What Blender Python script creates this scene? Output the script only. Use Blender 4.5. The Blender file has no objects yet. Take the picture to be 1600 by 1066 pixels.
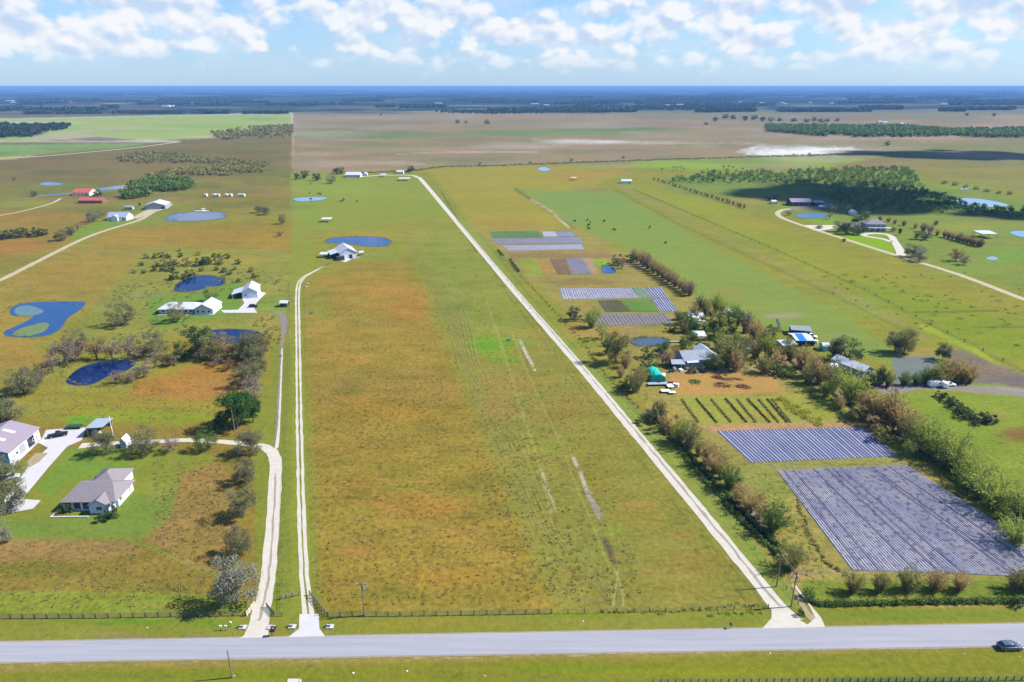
import bpy, math, random
import numpy as np
from mathutils import Vector, Matrix
R = math.radians
SC = bpy.context.scene
COL = SC.collection
# ------------------------------------------------------------------ camera
CAMH = 105.0; PITCH = R(20.46); FPX = 1067.0; CX, CY = 800.0, 533.0
cam_d = bpy.data.cameras.new('camera'); cam = bpy.data.objects.new('camera', cam_d)
COL.objects.link(cam); SC.camera = cam
cam.location = (0, 0, CAMH); cam.rotation_euler = (R(90) - PITCH, 0, 0)
cam_d.sensor_width = 36.0; cam_d.lens = 36.0 * FPX / 1600.0
cam_d.clip_start = 0.5; cam_d.clip_end = 300000
# ------------------------------------------------------------------ sun, sky, exposure
SUN_EL = R(44.0); SUN_AZ = R(7.0)          # azimuth measured from +X towards +Y
sd = Vector((math.cos(SUN_EL) * math.cos(SUN_AZ), math.cos(SUN_EL) * math.sin(SUN_AZ), math.sin(SUN_EL)))
sun_d = bpy.data.lights.new('sun', 'SUN'); sun_d.energy = 5.0; sun_d.angle = R(0.53); sun_d.color = (1.0, 0.955, 0.88)
sun = bpy.data.objects.new('sun', sun_d); COL.objects.link(sun)
sun.rotation_euler = sd.to_track_quat('Z', 'Y').to_euler(); sun.location = (200, 0, 200)
SC.view_settings.view_transform = 'Standard'; SC.view_settings.look = 'None'
SC.view_settings.exposure = 0.85; SC.view_settings.gamma = 1.0
W = bpy.data.worlds.new('World'); SC.world = W; W.use_nodes = True
wt = W.node_tree; wt.nodes.clear()
def wn(t): return wt.nodes.new(t)
def wmath(op, a, b=None, c=None, clamp=False):
    n = wn('ShaderNodeMath'); n.operation = op; n.use_clamp = clamp
    for i, v in enumerate((a, b, c)):
        if v is None: continue
        if isinstance(v, (int, float)): n.inputs[i].default_value = v
        else: wt.links.new(v, n.inputs[i])
    return n.outputs[0]
sky = wn('ShaderNodeTexSky'); sky.sky_type = 'NISHITA'; sky.sun_disc = False
sky.sun_elevation = SUN_EL; sky.sun_rotation = R(90) - SUN_AZ
sky.altitude = 100; sky.air_density = 1.0; sky.dust_density = 0.4; sky.ozone_density = 1.5
tc = wn('ShaderNodeTexCoord'); sep = wn('ShaderNodeSeparateXYZ'); wt.links.new(tc.outputs['Generated'], sep.inputs[0])
dx, dy, dz = sep.outputs
az = wmath('MULTIPLY', wmath('ARCTAN2', dx, dy), 180 / math.pi)      # degrees right of view direction
el = wmath('MULTIPLY', wmath('ARCSINE', dz), 180 / math.pi)          # degrees above horizon
comb = wn('ShaderNodeCombineXYZ'); wt.links.new(az, comb.inputs[0]); wt.links.new(wmath('MULTIPLY', el, 1.5), comb.inputs[1])
def wnoise(vec, scale, detail, rough, off=(0, 0, 0), dist=0.0):
    mp = wn('ShaderNodeMapping'); mp.inputs['Location'].default_value = off; wt.links.new(vec, mp.inputs[0])
    n = wn('ShaderNodeTexNoise'); n.inputs['Scale'].default_value = scale; n.inputs['Detail'].default_value = detail
    n.inputs['Roughness'].default_value = rough; n.inputs['Distortion'].default_value = dist
    wt.links.new(mp.outputs[0], n.inputs['Vector']); return n.outputs['Fac']
CLOUDS = [  # azimuth, elevation, half width, half height (degrees), amount
 (-34, 3.3, 6.0, 1.3, 1.0), (-29, 2.5, 4.2, .85, 1.0), (-25.5, 5.2, 6.5, 1.5, 1.0), (-20.5, 3.9, 2.4, 1.3, 1.0), (-36, 5.2, 4, .8, .8),
 (-10.5, 5.0, 4.6, 1.3, 1.0), (-12.5, 3.0, 1.4, 1.0, .9), (-7, 3.4, 2.2, .9, .8), (-4.5, 5.2, 2.4, 1.5, 1.0),
 (-0.5, 3.9, 3.4, 1.1, 1.0), (4.5, 3.4, 3.6, 1.1, .95), (6.5, 5.4, 2.5, .8, .7), (11, 4.6, 2.2, 1.5, .95), (15.5, 5.2, 3.6, .9, .95),
 (18.5, 3.2, 3.2, 1.0, .8), (22.5, 5.0, 3.0, 1.3, .9), (27, 3.4, 3.2, 1.0, .9), (31, 4.8, 3.2, 1.3, 1.0), (36, 4.2, 4.0, 1.6, 1.0), (2, 2.0, 12, .7, .45), (25, 2.0, 12, .7, .5),
 (-28, 10, 14, 2.0, .8), (8, 11, 16, 2.2, .9), (40, 13, 12, 3, .8)]
def cover(e_off):
    cur = None
    el2 = wmath('ADD', el, e_off)
    for a, e, ra, re_, am in CLOUDS:
        x = wmath('MULTIPLY', wmath('SUBTRACT', az, a), 1 / ra); y = wmath('MULTIPLY', wmath('SUBTRACT', el2, e), 1 / re_)
        d = wmath('SQRT', wmath('ADD', wmath('MULTIPLY', x, x), wmath('MULTIPLY', y, y)))
        v = wmath('MULTIPLY', wmath('SUBTRACT', 1.35, d), am)
        cur = v if cur is None else wmath('MAXIMUM', cur, v)
    return cur
cov = cover(0.0)
n1 = wnoise(comb.outputs[0], .31, 8, .52, (3.1, 1.7, 0), .3)
n2 = wnoise(comb.outputs[0], .31, 8, .52, (3.1 + .4, 1.7 + .62, 0), .3)   # same field, towards the sun side / up
def wvor(off, scale):
    mp = wn('ShaderNodeMapping'); mp.inputs['Location'].default_value = off; wt.links.new(comb.outputs[0], mp.inputs[0])
    nz = wn('ShaderNodeTexNoise'); nz.inputs['Scale'].default_value = scale * 1.6; nz.inputs['Detail'].default_value = 4; wt.links.new(mp.outputs[0], nz.inputs['Vector'])
    mv = wn('ShaderNodeMix'); mv.data_type = 'VECTOR'; mv.inputs['Factor'].default_value = .25; wt.links.new(mp.outputs[0], mv.inputs['A'])
    sc_ = wn('ShaderNodeVectorMath'); sc_.operation = 'SCALE'; sc_.inputs['Scale'].default_value = 4; wt.links.new(nz.outputs['Color'], sc_.inputs[0])
    ad = wn('ShaderNodeVectorMath'); ad.operation = 'ADD'; wt.links.new(sc_.outputs[0], ad.inputs[0]); wt.links.new(mp.outputs[0], ad.inputs[1]); wt.links.new(ad.outputs[0], mv.inputs['B'])
    v = wn('ShaderNodeTexVoronoi'); v.feature = 'SMOOTH_F1'; v.voronoi_dimensions = '2D'; v.inputs['Scale'].default_value = scale; v.inputs['Smoothness'].default_value = .35
    v.inputs['Detail'].default_value = 2.0; v.inputs['Roughness'].default_value = .45; wt.links.new(mv.outputs['Result'], v.inputs['Vector']); return v.outputs['Distance']
v1 = wvor((.7, .3, 0), .36); v2 = wvor((.7 + .3, .3 + .75, 0), .36)
n1 = wmath('SUBTRACT', wmath('ADD', wmath('MULTIPLY', n1, .62), .36), wmath('MULTIPLY', v1, .40)); n2 = wmath('SUBTRACT', wmath('ADD', wmath('MULTIPLY', n2, .62), .36), wmath('MULTIPLY', v2, .40))
dens = wmath('ADD', wmath('MULTIPLY', cov, .95), wmath('MULTIPLY', wmath('SUBTRACT', n1, .365), 2.8))
mask = wn('ShaderNodeMapRange'); mask.interpolation_type = 'SMOOTHSTEP'; wt.links.new(dens, mask.inputs[0])
mask.inputs[1].default_value = .05; mask.inputs[2].default_value = .65; mask.inputs[4].default_value = .95
# fade near horizon
fade = wn('ShaderNodeMapRange'); wt.links.new(el, fade.inputs[0]); fade.inputs[1].default_value = .5; fade.inputs[2].default_value = 2.6
cm = wmath('MULTIPLY', mask.outputs[0], fade.outputs[0], clamp=True)
lit = wmath('ADD', wmath('MULTIPLY', wmath('SUBTRACT', n1, n2), 4.0), .62, clamp=True)
cl = wn('ShaderNodeMix'); cl.data_type = 'RGBA'; wt.links.new(lit, cl.inputs['Factor'])
cl.inputs['A'].default_value = (.31, .39, .51, 1); cl.inputs['B'].default_value = (.52, .53, .55, 1)
skm = wn('ShaderNodeMix'); skm.data_type = 'RGBA'; skm.blend_type = 'MULTIPLY'; skm.inputs['Factor'].default_value = 1
wt.links.new(sky.outputs[0], skm.inputs['A']); SKS = .085
skm.inputs['B'].default_value = (SKS * .58, SKS * .82, SKS * 1.14, 1)
vl = wn('ShaderNodeMapRange'); wt.links.new(el, vl.inputs[0]); vl.inputs[1].default_value = -1; vl.inputs[2].default_value = 7; vl.inputs[3].default_value = .78; vl.inputs[4].default_value = .12
veil = wn('ShaderNodeMix'); veil.data_type = 'RGBA'; wt.links.new(vl.outputs[0], veil.inputs['Factor']); wt.links.new(skm.outputs['Result'], veil.inputs['A']); veil.inputs['B'].default_value = (.275, .375, .525, 1)
mixs = wn('ShaderNodeMix'); mixs.data_type = 'RGBA'; wt.links.new(cm, mixs.inputs['Factor'])
wt.links.new(veil.outputs['Result'], mixs.inputs['A']); wt.links.new(cl.outputs['Result'], mixs.inputs['B'])
n3 = wnoise(comb.outputs[0], .16, 6, .6, (9.1, 4.7, 0), .3)
sl = wn('ShaderNodeMapRange'); sl.interpolation_type = 'SMOOTHSTEP'; wt.links.new(n3, sl.inputs[0]); sl.inputs[1].default_value = .42; sl.inputs[2].default_value = .66; sl.inputs[4].default_value = .5
fd2 = wn('ShaderNodeMapRange'); wt.links.new(el, fd2.inputs[0]); fd2.inputs[1].default_value = .3; fd2.inputs[2].default_value = 3.2
fd3 = wn('ShaderNodeMapRange'); wt.links.new(el, fd3.inputs[0]); fd3.inputs[1].default_value = 7; fd3.inputs[2].default_value = 14; fd3.inputs[3].default_value = 1; fd3.inputs[4].default_value = 0
lay = wn('ShaderNodeMix'); lay.data_type = 'RGBA'; wt.links.new(wmath('MULTIPLY', wmath('MULTIPLY', sl.outputs[0], fd2.outputs[0]), fd3.outputs[0]), lay.inputs['Factor'])
wt.links.new(veil.outputs['Result'], lay.inputs['A']); lay.inputs['B'].default_value = (.40, .465, .54, 1); wt.links.new(lay.outputs['Result'], mixs.inputs['A'])
bg = wn('ShaderNodeBackground'); bg.inputs[1].default_value = 1.0
wt.links.new(mixs.outputs['Result'], bg.inputs[0])
wo = wn('ShaderNodeOutputWorld'); wt.links.new(bg.outputs[0], wo.inputs[0])
# ------------------------------------------------------------------ helpers
sp, cp = math.sin(PITCH), math.cos(PITCH)
def depth(py): return CAMH / (sp + (py - CY) / FPX * cp)
def G(px, py, z=0.0):
    """ground point seen at photo pixel (px,py)"""
    u = (px - CX) / FPX; v = (py - CY) / FPX
    t = (CAMH - z) / (sp + v * cp)
    return Vector((u * t, t * (cp - v * sp), z))
def S(py): return FPX / depth(py)                                   # px per metre across
def VS(py): v = (py - CY) / FPX; return S(py) * (cp - v * sp)       # px per metre of height
def lin(c):
    return tuple((x / 255 / 12.92) if x / 255 <= .04045 else ((x / 255 + .055) / 1.055) ** 2.4 for x in c)
def tag(o, label=None, cat=None, group=None, kind=None):
    if label: o['label'] = label
    if cat: o['category'] = cat
    if group: o['group'] = group
    if kind: o['kind'] = kind
    return o
def empty(name, loc, rz=0, label=None, cat=None, group=None, scale=1):
    o = bpy.data.objects.new(name, None); COL.objects.link(o)
    o.location = loc; o.rotation_euler = (0, 0, rz); o.scale = (scale,) * 3; o.empty_display_size = .5
    return tag(o, label, cat, group)
class MB:
    def __init__(s): s.v = []; s.f = []; s.m = []
    def add(s, vs, fs, mi=0):
        b = len(s.v); s.v += [tuple(v) for v in vs]; s.f += [tuple(i + b for i in f) for f in fs]; s.m += [mi] * len(fs); return s
    def box(s, x0, x1, y0, y1, z0, z1, mi=0):
        return s.add([(x0,y0,z0),(x1,y0,z0),(x1,y1,z0),(x0,y1,z0),(x0,y0,z1),(x1,y0,z1),(x1,y1,z1),(x0,y1,z1)],
                     [(3,2,1,0),(4,5,6,7),(0,1,5,4),(1,2,6,5),(2,3,7,6),(3,0,4,7)], mi)
    def prism(s, poly, z0, z1, mi=0):
        n = len(poly); vs = [(x, y, z0) for x, y in poly] + [(x, y, z1) for x, y in poly]
        return s.add(vs, [tuple(range(n - 1, -1, -1)), tuple(range(n, 2 * n))] + [(i, (i + 1) % n, n + (i + 1) % n, n + i) for i in range(n)], mi)
    def tube(s, pts, rad, n=6, mi=0, cap=True):
        pts = [Vector(p) for p in pts]; k = len(pts)
        if not hasattr(rad, '__len__'): rad = [rad] * k
        vs = []
        for i, p in enumerate(pts):
            d = (pts[min(i + 1, k - 1)] - pts[max(i - 1, 0)]).normalized()
            a = d.orthogonal().normalized(); b = d.cross(a)
            for j in range(n):
                t = 2 * math.pi * j / n; vs.append(p + (a * math.cos(t) + b * math.sin(t)) * rad[i])
        fs = [(i * n + j, i * n + (j + 1) % n, (i + 1) * n + (j + 1) % n, (i + 1) * n + j) for i in range(k - 1) for j in range(n)]
        if cap: fs += [tuple(range(n - 1, -1, -1)), tuple(range((k - 1) * n, k * n))]
        return s.add(vs, fs, mi)
    def slab(s, quad, th, mi=0):
        """quad: 4 points of the upper face (ccw from above), thickened downwards"""
        q = [Vector(p) for p in quad]; n = (q[1] - q[0]).cross(q[3] - q[0]).normalized()
        lo = [p - n * th for p in q]; k = len(q)
        return s.add(q + lo, [tuple(range(k)), tuple(range(2 * k - 1, k - 1, -1))] + [((i + 1) % k, i, k + i, k + (i + 1) % k) for i in range(k)], mi)
    def build(s, name, mat, parent=None, smooth=False):
        me = bpy.data.meshes.new(name); me.from_pydata(s.v, [], s.f); me.update()
        for m in (mat if isinstance(mat, (list, tuple)) else [mat]): me.materials.append(m)
        if any(s.m): me.polygons.foreach_set('material_index', s.m)
        if smooth: me.polygons.foreach_set('use_smooth', [True] * len(me.polygons))
        o = bpy.data.objects.new(name, me); COL.objects.link(o)
        if parent is not None: o.parent = parent
        return o
def copy_tree(o, parent=None):
    c = o.copy(); COL.objects.link(c); c.parent = parent
    for ch in list(o.children): copy_tree(ch, c)
    return c
# ------------------------------------------------------------------ materials
def newmat(name):
    m = bpy.data.materials.new(name); m.use_nodes = True; return m, m.node_tree, m.node_tree.nodes['Principled BSDF']
def nd(nt, t): return nt.nodes.new(t)
def surf(name, rgb, rough=.7, metal=0.0, var=.12, scale=1.0, k=1.0, spec=.3, bump=0.0, wave=None):
    """plain weathered surface: rgb is an sRGB colour of the thing itself"""
    m, nt, p = newmat(name); c = [x * k for x in lin(rgb)]
    p.inputs['Roughness'].default_value = rough; p.inputs['Metallic'].default_value = metal
    p.inputs['Specular IOR Level'].default_value = spec
    tcn = nd(nt, 'ShaderNodeTexCoord'); no = nd(nt, 'ShaderNodeTexNoise')
    no.inputs['Scale'].default_value = scale; no.inputs['Detail'].default_value = 5; no.inputs['Roughness'].default_value = .65
    nt.links.new(tcn.outputs['Object'], no.inputs['Vector'])
    mx = nd(nt, 'ShaderNodeMix'); mx.data_type = 'RGBA'
    mx.inputs['A'].default_value = (*[x * (1 - var * 2) for x in c], 1); mx.inputs['B'].default_value = (*[min(1, x * (1 + var * 2)) for x in c], 1)
    nt.links.new(no.outputs['Fac'], mx.inputs['Factor'])
    out = mx.outputs['Result']
    if wave:
        wv = nd(nt, 'ShaderNodeTexWave'); wv.inputs['Scale'].default_value = wave[0]; wv.bands_direction = wave[1]
        nt.links.new(tcn.outputs['Object'], wv.inputs['Vector'])
        bp = nd(nt, 'ShaderNodeBump'); bp.inputs['Strength'].default_value = .5; bp.inputs['Distance'].default_value = .03
        nt.links.new(wv.outputs['Fac'], bp.inputs['Height']); nt.links.new(bp.outputs[0], p.inputs['Normal'])
    elif bump:
        bp = nd(nt, 'ShaderNodeBump'); bp.inputs['Strength'].default_value = bump; bp.inputs['Distance'].default_value = .05
        nt.links.new(no.outputs['Fac'], bp.inputs['Height']); nt.links.new(bp.outputs[0], p.inputs['Normal'])
    nt.links.new(out, p.inputs['Base Color']); return m
def foliage(name, dark, light, trans=.25):
    m, nt, p = newmat(name)
    g = nd(nt, 'ShaderNodeNewGeometry'); oi = nd(nt, 'ShaderNodeObjectInfo')
    tcn = nd(nt, 'ShaderNodeTexCoord'); no = nd(nt, 'ShaderNodeTexNoise'); no.inputs['Scale'].default_value = 5; no.inputs['Detail'].default_value = 3
    nt.links.new(tcn.outputs['Object'], no.inputs['Vector'])
    a = nd(nt, 'ShaderNodeMath'); a.operation = 'MULTIPLY_ADD'; nt.links.new(g.outputs['Random Per Island'], a.inputs[0]); a.inputs[1].default_value = .55
    s1 = nd(nt, 'ShaderNodeMath'); s1.operation = 'MULTIPLY_ADD'; nt.links.new(no.outputs['Fac'], s1.inputs[0]); s1.inputs[1].default_value = 1.2; s1.inputs[2].default_value = -.38
    nt.links.new(s1.outputs[0], a.inputs[2]); 
    s2 = nd(nt, 'ShaderNodeMath'); s2.operation = 'MULTIPLY_ADD'; s2.use_clamp = True; nt.links.new(oi.outputs['Random'], s2.inputs[0]); s2.inputs[1].default_value = .3; nt.links.new(a.outputs[0], s2.inputs[2])
    mx = nd(nt, 'ShaderNodeMix'); mx.data_type = 'RGBA'; mx.inputs['A'].default_value = (*dark, 1); mx.inputs['B'].default_value = (*light, 1)
    nt.links.new(s2.outputs[0], mx.inputs['Factor'])
    p.inputs['Roughness'].default_value = .75; p.inputs['Specular IOR Level'].default_value = .15
    nt.links.new(mx.outputs['Result'], p.inputs['Base Color'])
    tr = nd(nt, 'ShaderNodeBsdfTranslucent'); nt.links.new(mx.outputs['Result'], tr.inputs[0])
    ms = nd(nt, 'ShaderNodeMixShader'); ms.inputs[0].default_value = trans
    nt.links.new(p.outputs[0], ms.inputs[1]); nt.links.new(tr.outputs[0], ms.inputs[2])
    nt.links.new(ms.outputs[0], nt.nodes['Material Output'].inputs[0]); return m
F = dict(
 oak=foliage('leaves_grey_green', (.07,.08,.038), (.26,.26,.125), .4),
 silver=foliage('leaves_silver_grey', (.14,.145,.105), (.31,.31,.23), .4),
 dark=foliage('leaves_dark_green', (.014,.03,.013), (.075,.12,.04)),
 green=foliage('leaves_mid_green', (.035,.075,.015), (.17,.26,.05), .35),
 lime=foliage('leaves_yellow_green', (.11,.145,.022), (.38,.44,.09), .45),
 tan=foliage('leaves_tan_brown', (.18,.125,.045), (.50,.37,.15), .45),
 olive=foliage('leaves_olive', (.09,.095,.026), (.34,.32,.10), .4),
 brown=foliage('twigs_pinkish_brown', (.10,.075,.058), (.32,.235,.175)),
 rust=foliage('leaves_rust', (.08,.045,.02), (.24,.13,.06)),
 pine=foliage('needles_bright_green', (.012,.04,.008), (.07,.16,.025)),
 woods=foliage('far_woodland_leaves', (.012,.026,.014), (.06,.085,.035)),
 yellow=foliage('yellow_flowering_cover', (.16,.19,.01), (.42,.42,.03)))
BARK = surf('bark', (105, 92, 78), .9, var=.2, scale=6)
BARKL = surf('pale_bark', (170, 160, 145), .9, var=.2, scale=6)
# ------------------------------------------------------------------ ground sheet with painted plant cover (albedo only)
def lerp(a, b, t): return a + (b - a) * t
def vnoise(x, y, sc, seed):
    x = x / sc; y = y / sc; xi = np.floor(x); yi = np.floor(y); fx = x - xi; fy = y - yi
    fx = fx * fx * (3 - 2 * fx); fy = fy * fy * (3 - 2 * fy)
    def h(a, b):
        n = np.sin(a * 127.1 + b * 311.7 + seed * 74.7) * 43758.5453; return n - np.floor(n)
    return lerp(lerp(h(xi, yi), h(xi + 1, yi), fx), lerp(h(xi, yi + 1), h(xi + 1, yi + 1), fx), fy)
ROWS = np.concatenate([np.arange(1300, 1080, -20), np.arange(1080, 200, -1.8), np.arange(200, 150, -.8), np.arange(150, 136.9, -.35)])
COLS = np.concatenate([np.arange(-700, -20, 20), np.arange(-20, 1620, 1.8), np.arange(1620, 2301, 20)])
PY, PX = np.meshgrid(ROWS, COLS, indexing='ij')
uu = (PX - CX) / FPX; vv = (PY - CY) / FPX; TT = CAMH / (sp + vv * cp)
WX = uu * TT; WY = TT * (cp - vv * sp)
KA = .43                                   # photo colour -> albedo at this exposure
def alb(c): return np.array(lin(c)) * KA * np.array([1.12, 1.13, 1.08])
base = np.zeros(PX.shape + (4,))
base[..., :3] = alb((152, 146, 58)); base[..., 3] = 1.0
RAG = vnoise(WX, WY, 9, 1) * .6 + vnoise(WX, WY, 3.1, 2) * .4 - .5
RAGF = vnoise(WX, WY, 120, 3) * .5 + vnoise(WX, WY, 45, 5) * .5 - .5
def _sub(x0, x1, y0, y1):
    r = np.where((ROWS >= y0) & (ROWS <= y1))[0]; c = np.where((COLS >= x0) & (COLS <= x1))[0]
    if len(r) == 0 or len(c) == 0: return None
    return slice(r[0], r[-1] + 1), slice(c[0], c[-1] + 1)
def _mix(sl, m, col, rough):
    a = alb(col); b = base[sl]
    b[..., :3] = b[..., :3] * (1 - m[..., None]) + a * m[..., None]
    if rough is not None: b[..., 3] = b[..., 3] * (1 - m) + rough * m
def segd(x, y, a, b):
    ax, ay = a; bx, by = b; dx, dy = bx - ax, by - ay; L = dx * dx + dy * dy + 1e-9
    t = np.clip(((x - ax) * dx + (y - ay) * dy) / L, 0, 1); return np.hypot(x - ax - t * dx, y - ay - t * dy)
def poly(pts, col, soft=3, alpha=1.0, rag=1.0, rough=None):
    xs = [p[0] for p in pts]; ys = [p[1] for p in pts]; mg = soft * 2 + 6
    sl = _sub(min(xs) - mg, max(xs) + mg, min(ys) - mg, max(ys) + mg)
    if sl is None: return
    x = PX[sl]; y = PY[sl]; ins = np.zeros(x.shape, bool); d = np.full(x.shape, 1e9)
    n = len(pts)
    for i in range(n):
        a = pts[i]; b = pts[(i + 1) % n]; d = np.minimum(d, segd(x, y, a, b))
        if a[1] != b[1]:
            c = ((a[1] > y) != (b[1] > y)) & (x < (b[0] - a[0]) * (y - a[1]) / (b[1] - a[1]) + a[0]); ins ^= c
    sdv = np.where(ins, d, -d) + (RAG[sl] * 2.2 + RAGF[sl] * 1.2) * soft * rag
    m = np.clip(sdv / (2 * soft) + .5, 0, 1) * alpha; _mix(sl, m, col, rough)
def blob(cx, cy, rx, ry, col, alpha=1.0, rough=None):
    if col[0] - col[1] > 36: col = tuple(c * .6 + d * .4 for c, d in zip(col, (166, 144, 66)))
    sl = _sub(cx - rx * 1.5, cx + rx * 1.5, cy - ry * 1.5, cy + ry * 1.5)
    if sl is None: return
    d = np.hypot((PX[sl] - cx) / rx, (PY[sl] - cy) / ry) + RAG[sl] * .5 + RAGF[sl] * .3
    t = np.clip((1.15 - d) / .9, 0, 1); _mix(sl, t * t * (3 - 2 * t) * alpha, col, rough)
def line(pts, col, w, alpha=1.0, soft=1.0, gaps=0.0):
    alpha = min(1, alpha * 1.35)
    xs = [p[0] for p in pts]; ys = [p[1] for p in pts]
    sl = _sub(min(xs) - w - 4, max(xs) + w + 4, min(ys) - w - 4, max(ys) + w + 4)
    if sl is None: return
    x = PX[sl]; y = PY[sl]; d = np.full(x.shape, 1e9)
    for a, b in zip(pts[:-1], pts[1:]): d = np.minimum(d, segd(x, y, a, b))
    m = np.clip((w / 2 + soft / 2 - d) / soft, 0, 1) * alpha
    if gaps: m = m * np.clip((RAG[sl] + .5 - gaps) * 6, 0, 1)
    _mix(sl, m, col, None)
# far country
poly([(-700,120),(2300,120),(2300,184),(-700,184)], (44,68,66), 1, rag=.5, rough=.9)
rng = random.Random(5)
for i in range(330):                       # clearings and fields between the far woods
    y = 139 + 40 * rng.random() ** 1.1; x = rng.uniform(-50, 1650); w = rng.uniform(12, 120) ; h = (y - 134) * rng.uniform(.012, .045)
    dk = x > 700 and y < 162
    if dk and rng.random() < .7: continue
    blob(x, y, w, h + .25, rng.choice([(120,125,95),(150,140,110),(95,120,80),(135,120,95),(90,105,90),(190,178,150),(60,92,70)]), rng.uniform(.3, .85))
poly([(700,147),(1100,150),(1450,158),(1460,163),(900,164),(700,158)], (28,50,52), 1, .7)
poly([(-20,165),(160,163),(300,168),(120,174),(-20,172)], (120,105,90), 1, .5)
# ranch land between the woods and the near lots
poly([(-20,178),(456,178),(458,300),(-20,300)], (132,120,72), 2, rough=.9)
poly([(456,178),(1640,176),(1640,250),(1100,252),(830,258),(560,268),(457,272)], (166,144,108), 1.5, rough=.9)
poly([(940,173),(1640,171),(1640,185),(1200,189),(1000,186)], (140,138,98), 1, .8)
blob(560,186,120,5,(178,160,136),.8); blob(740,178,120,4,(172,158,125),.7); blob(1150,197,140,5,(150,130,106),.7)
poly([(458,204),(700,206),(1000,199),(1090,202),(1000,209),(830,213),(640,217),(458,216)], (118,142,74), 2, .85)
blob(990,200,60,5,(100,130,72),.8); blob(570,211,90,4,(122,134,80),.6); blob(740,215,25,3,(118,136,64),.7)
blob(900,208,110,3,(128,160,78),.7)
blob(500,236,80,8,(150,136,84),.6); blob(680,236,160,9,(176,152,118),.6); blob(860,238,120,6,(160,142,92),.5); blob(960,236,120,6,(148,134,112),.6)
blob(770,254,100,5,(150,128,90),.5)
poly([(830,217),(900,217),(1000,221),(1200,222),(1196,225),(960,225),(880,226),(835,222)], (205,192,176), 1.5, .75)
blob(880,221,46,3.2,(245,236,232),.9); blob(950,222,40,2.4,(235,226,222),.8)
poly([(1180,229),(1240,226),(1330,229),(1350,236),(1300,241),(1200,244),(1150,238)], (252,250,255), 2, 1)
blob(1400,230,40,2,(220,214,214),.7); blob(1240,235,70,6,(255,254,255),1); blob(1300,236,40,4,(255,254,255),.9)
line([(620,241),(700,238),(840,237)], (205,192,176), 1.6, .8); blob(655,256,15,3.4,(205,196,190),.9)
line([(457,228),(462,190)], (190,160,130), 2.4, .7); line([(455,262),(458,220)], (205,165,120), 5, .8)
poly([(1360,225),(1640,220),(1640,246),(1380,246)], (138,142,84), 3, .8)
poly([(1180,244),(1640,238),(1640,300),(1480,290),(1300,268),(1160,262)], (150,140,66), 2, .9)
poly([(830,262),(1030,251),(1200,246),(1380,244),(1300,262),(1180,268),(1050,268),(950,262)], (150,178,62), 2, 1, rough=.5)
blob(1370,260,90,11,(156,126,78),.9); blob(1470,262,50,7,(160,134,80),.4); blob(1560,268,60,8,(160,150,64),.6)
# left big green fields
poly([(-20,184),(20,185),(130,183),(455,176.5),(459,192),(440,200),(350,211),(325,216),(270,219),(230,221),(160,216),(60,220),(-20,222)], (172,188,98), 1.3, rough=.6)
blob(300,186,170,4,(178,186,88),.6); blob(60,192,90,3,(205,204,170),.6); blob(330,214,60,2.4,(205,198,170),.7); blob(230,201,80,2,(198,196,150),.6); blob(330,197,120,5,(150,172,70),.5); blob(200,205,110,5,(150,182,92),.5); blob(405,186,30,3,(140,150,92),.5)
poly([(-20,226),(60,226),(240,223),(190,231),(-20,247)], (136,172,92), 1, rough=.5)
poly([(-20,246),(60,242),(20,250),(-20,250)], (196,186,106), 1)
poly([(60,212),(110,206),(170,200),(230,197),(120,209),(200,216),(260,219),(270,222),(130,220),(40,218)], (196,182,152), 1.2, .8)
poly([(110,217),(150,214),(210,218),(150,222)], (130,112,104), 1, .8); blob(230,218,30,2,(208,192,180),.7)
line([(-20,187),(455,177)], (205,200,188), 1.2, .8); line([(457,178),(456,192)], (215,208,195), 3, .7)
line([(-20,222),(200,222),(280,221)], (214,206,190), 1.6, .8)
poly([(-20,202),(20,204),(75,206),(60,212),(-20,217)], (84,92,68), 1.5, .9)
# left middle ground
poly([(-20,252),(150,241),(280,224),(456,222),(456,300),(-20,322)], (136,120,70), 2, rough=1)
blob(400,232,80,10,(120,120,58),.7); blob(120,262,110,8,(142,120,78),.7); blob(430,270,40,16,(126,134,58),.7); blob(330,262,120,8,(112,112,62),.5)
blob(200,268,80,7,(140,132,72),.6); blob(60,268,90,6,(128,122,66),.6)
poly([(-20,292),(110,288),(250,282),(456,278),(456,330),(-20,360)], (146,138,60), 3)
blob(100,296,90,12,(138,148,56),.8); blob(40,318,60,8,(150,158,66),.8); blob(230,300,60,10,(128,130,60),.6)
poly([(455,270),(640,272),(662,262),(830,258),(1180,266),(1640,300),(1640,600),(455,600)], (152,152,56), 2, rough=.8)
blob(380,300,80,20,(150,132,62),.6)
poly([(-20,330),(110,322),(160,350),(100,385),(-20,420)], (158,136,60), 4)
blob(60,340,110,10,(168,132,62),.5); blob(30,385,70,13,(186,118,66),.8); blob(150,365,40,7,(158,148,60),.8); blob(40,410,60,6,(140,130,58),.6)
poly([(110,360),(170,340),(240,330),(230,342),(160,368),(112,378)], (134,158,60), 3, rough=.5)
poly([(180,320),(260,312),(310,330),(250,350),(200,350)], (138,156,66), 3, .7, rough=.5)
poly([(150,360),(456,345),(456,420),(240,470),(170,455),(120,430)], (166,142,58), 3)
poly([(105,384),(228,388),(205,420),(160,466),(-20,590),(-20,442)], (167,146,66), 2.5)   # mown lot
blob(80,430,90,20,(180,140,62),.6); blob(20,560,60,30,(170,132,60),.7); blob(150,420,60,20,(178,150,62),.5); blob(120,470,40,20,(158,148,60),.5)
blob(320,370,90,10,(176,130,62),.6); blob(280,358,50,5,(196,142,56),.6); blob(410,372,40,16,(180,146,56),.6); blob(300,384,90,6,(178,138,66),.5)
poly([(228,388),(456,390),(456,520),(300,540),(120,580),(60,600),(160,466)], (152,152,66), 3, rough=1.1)
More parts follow.
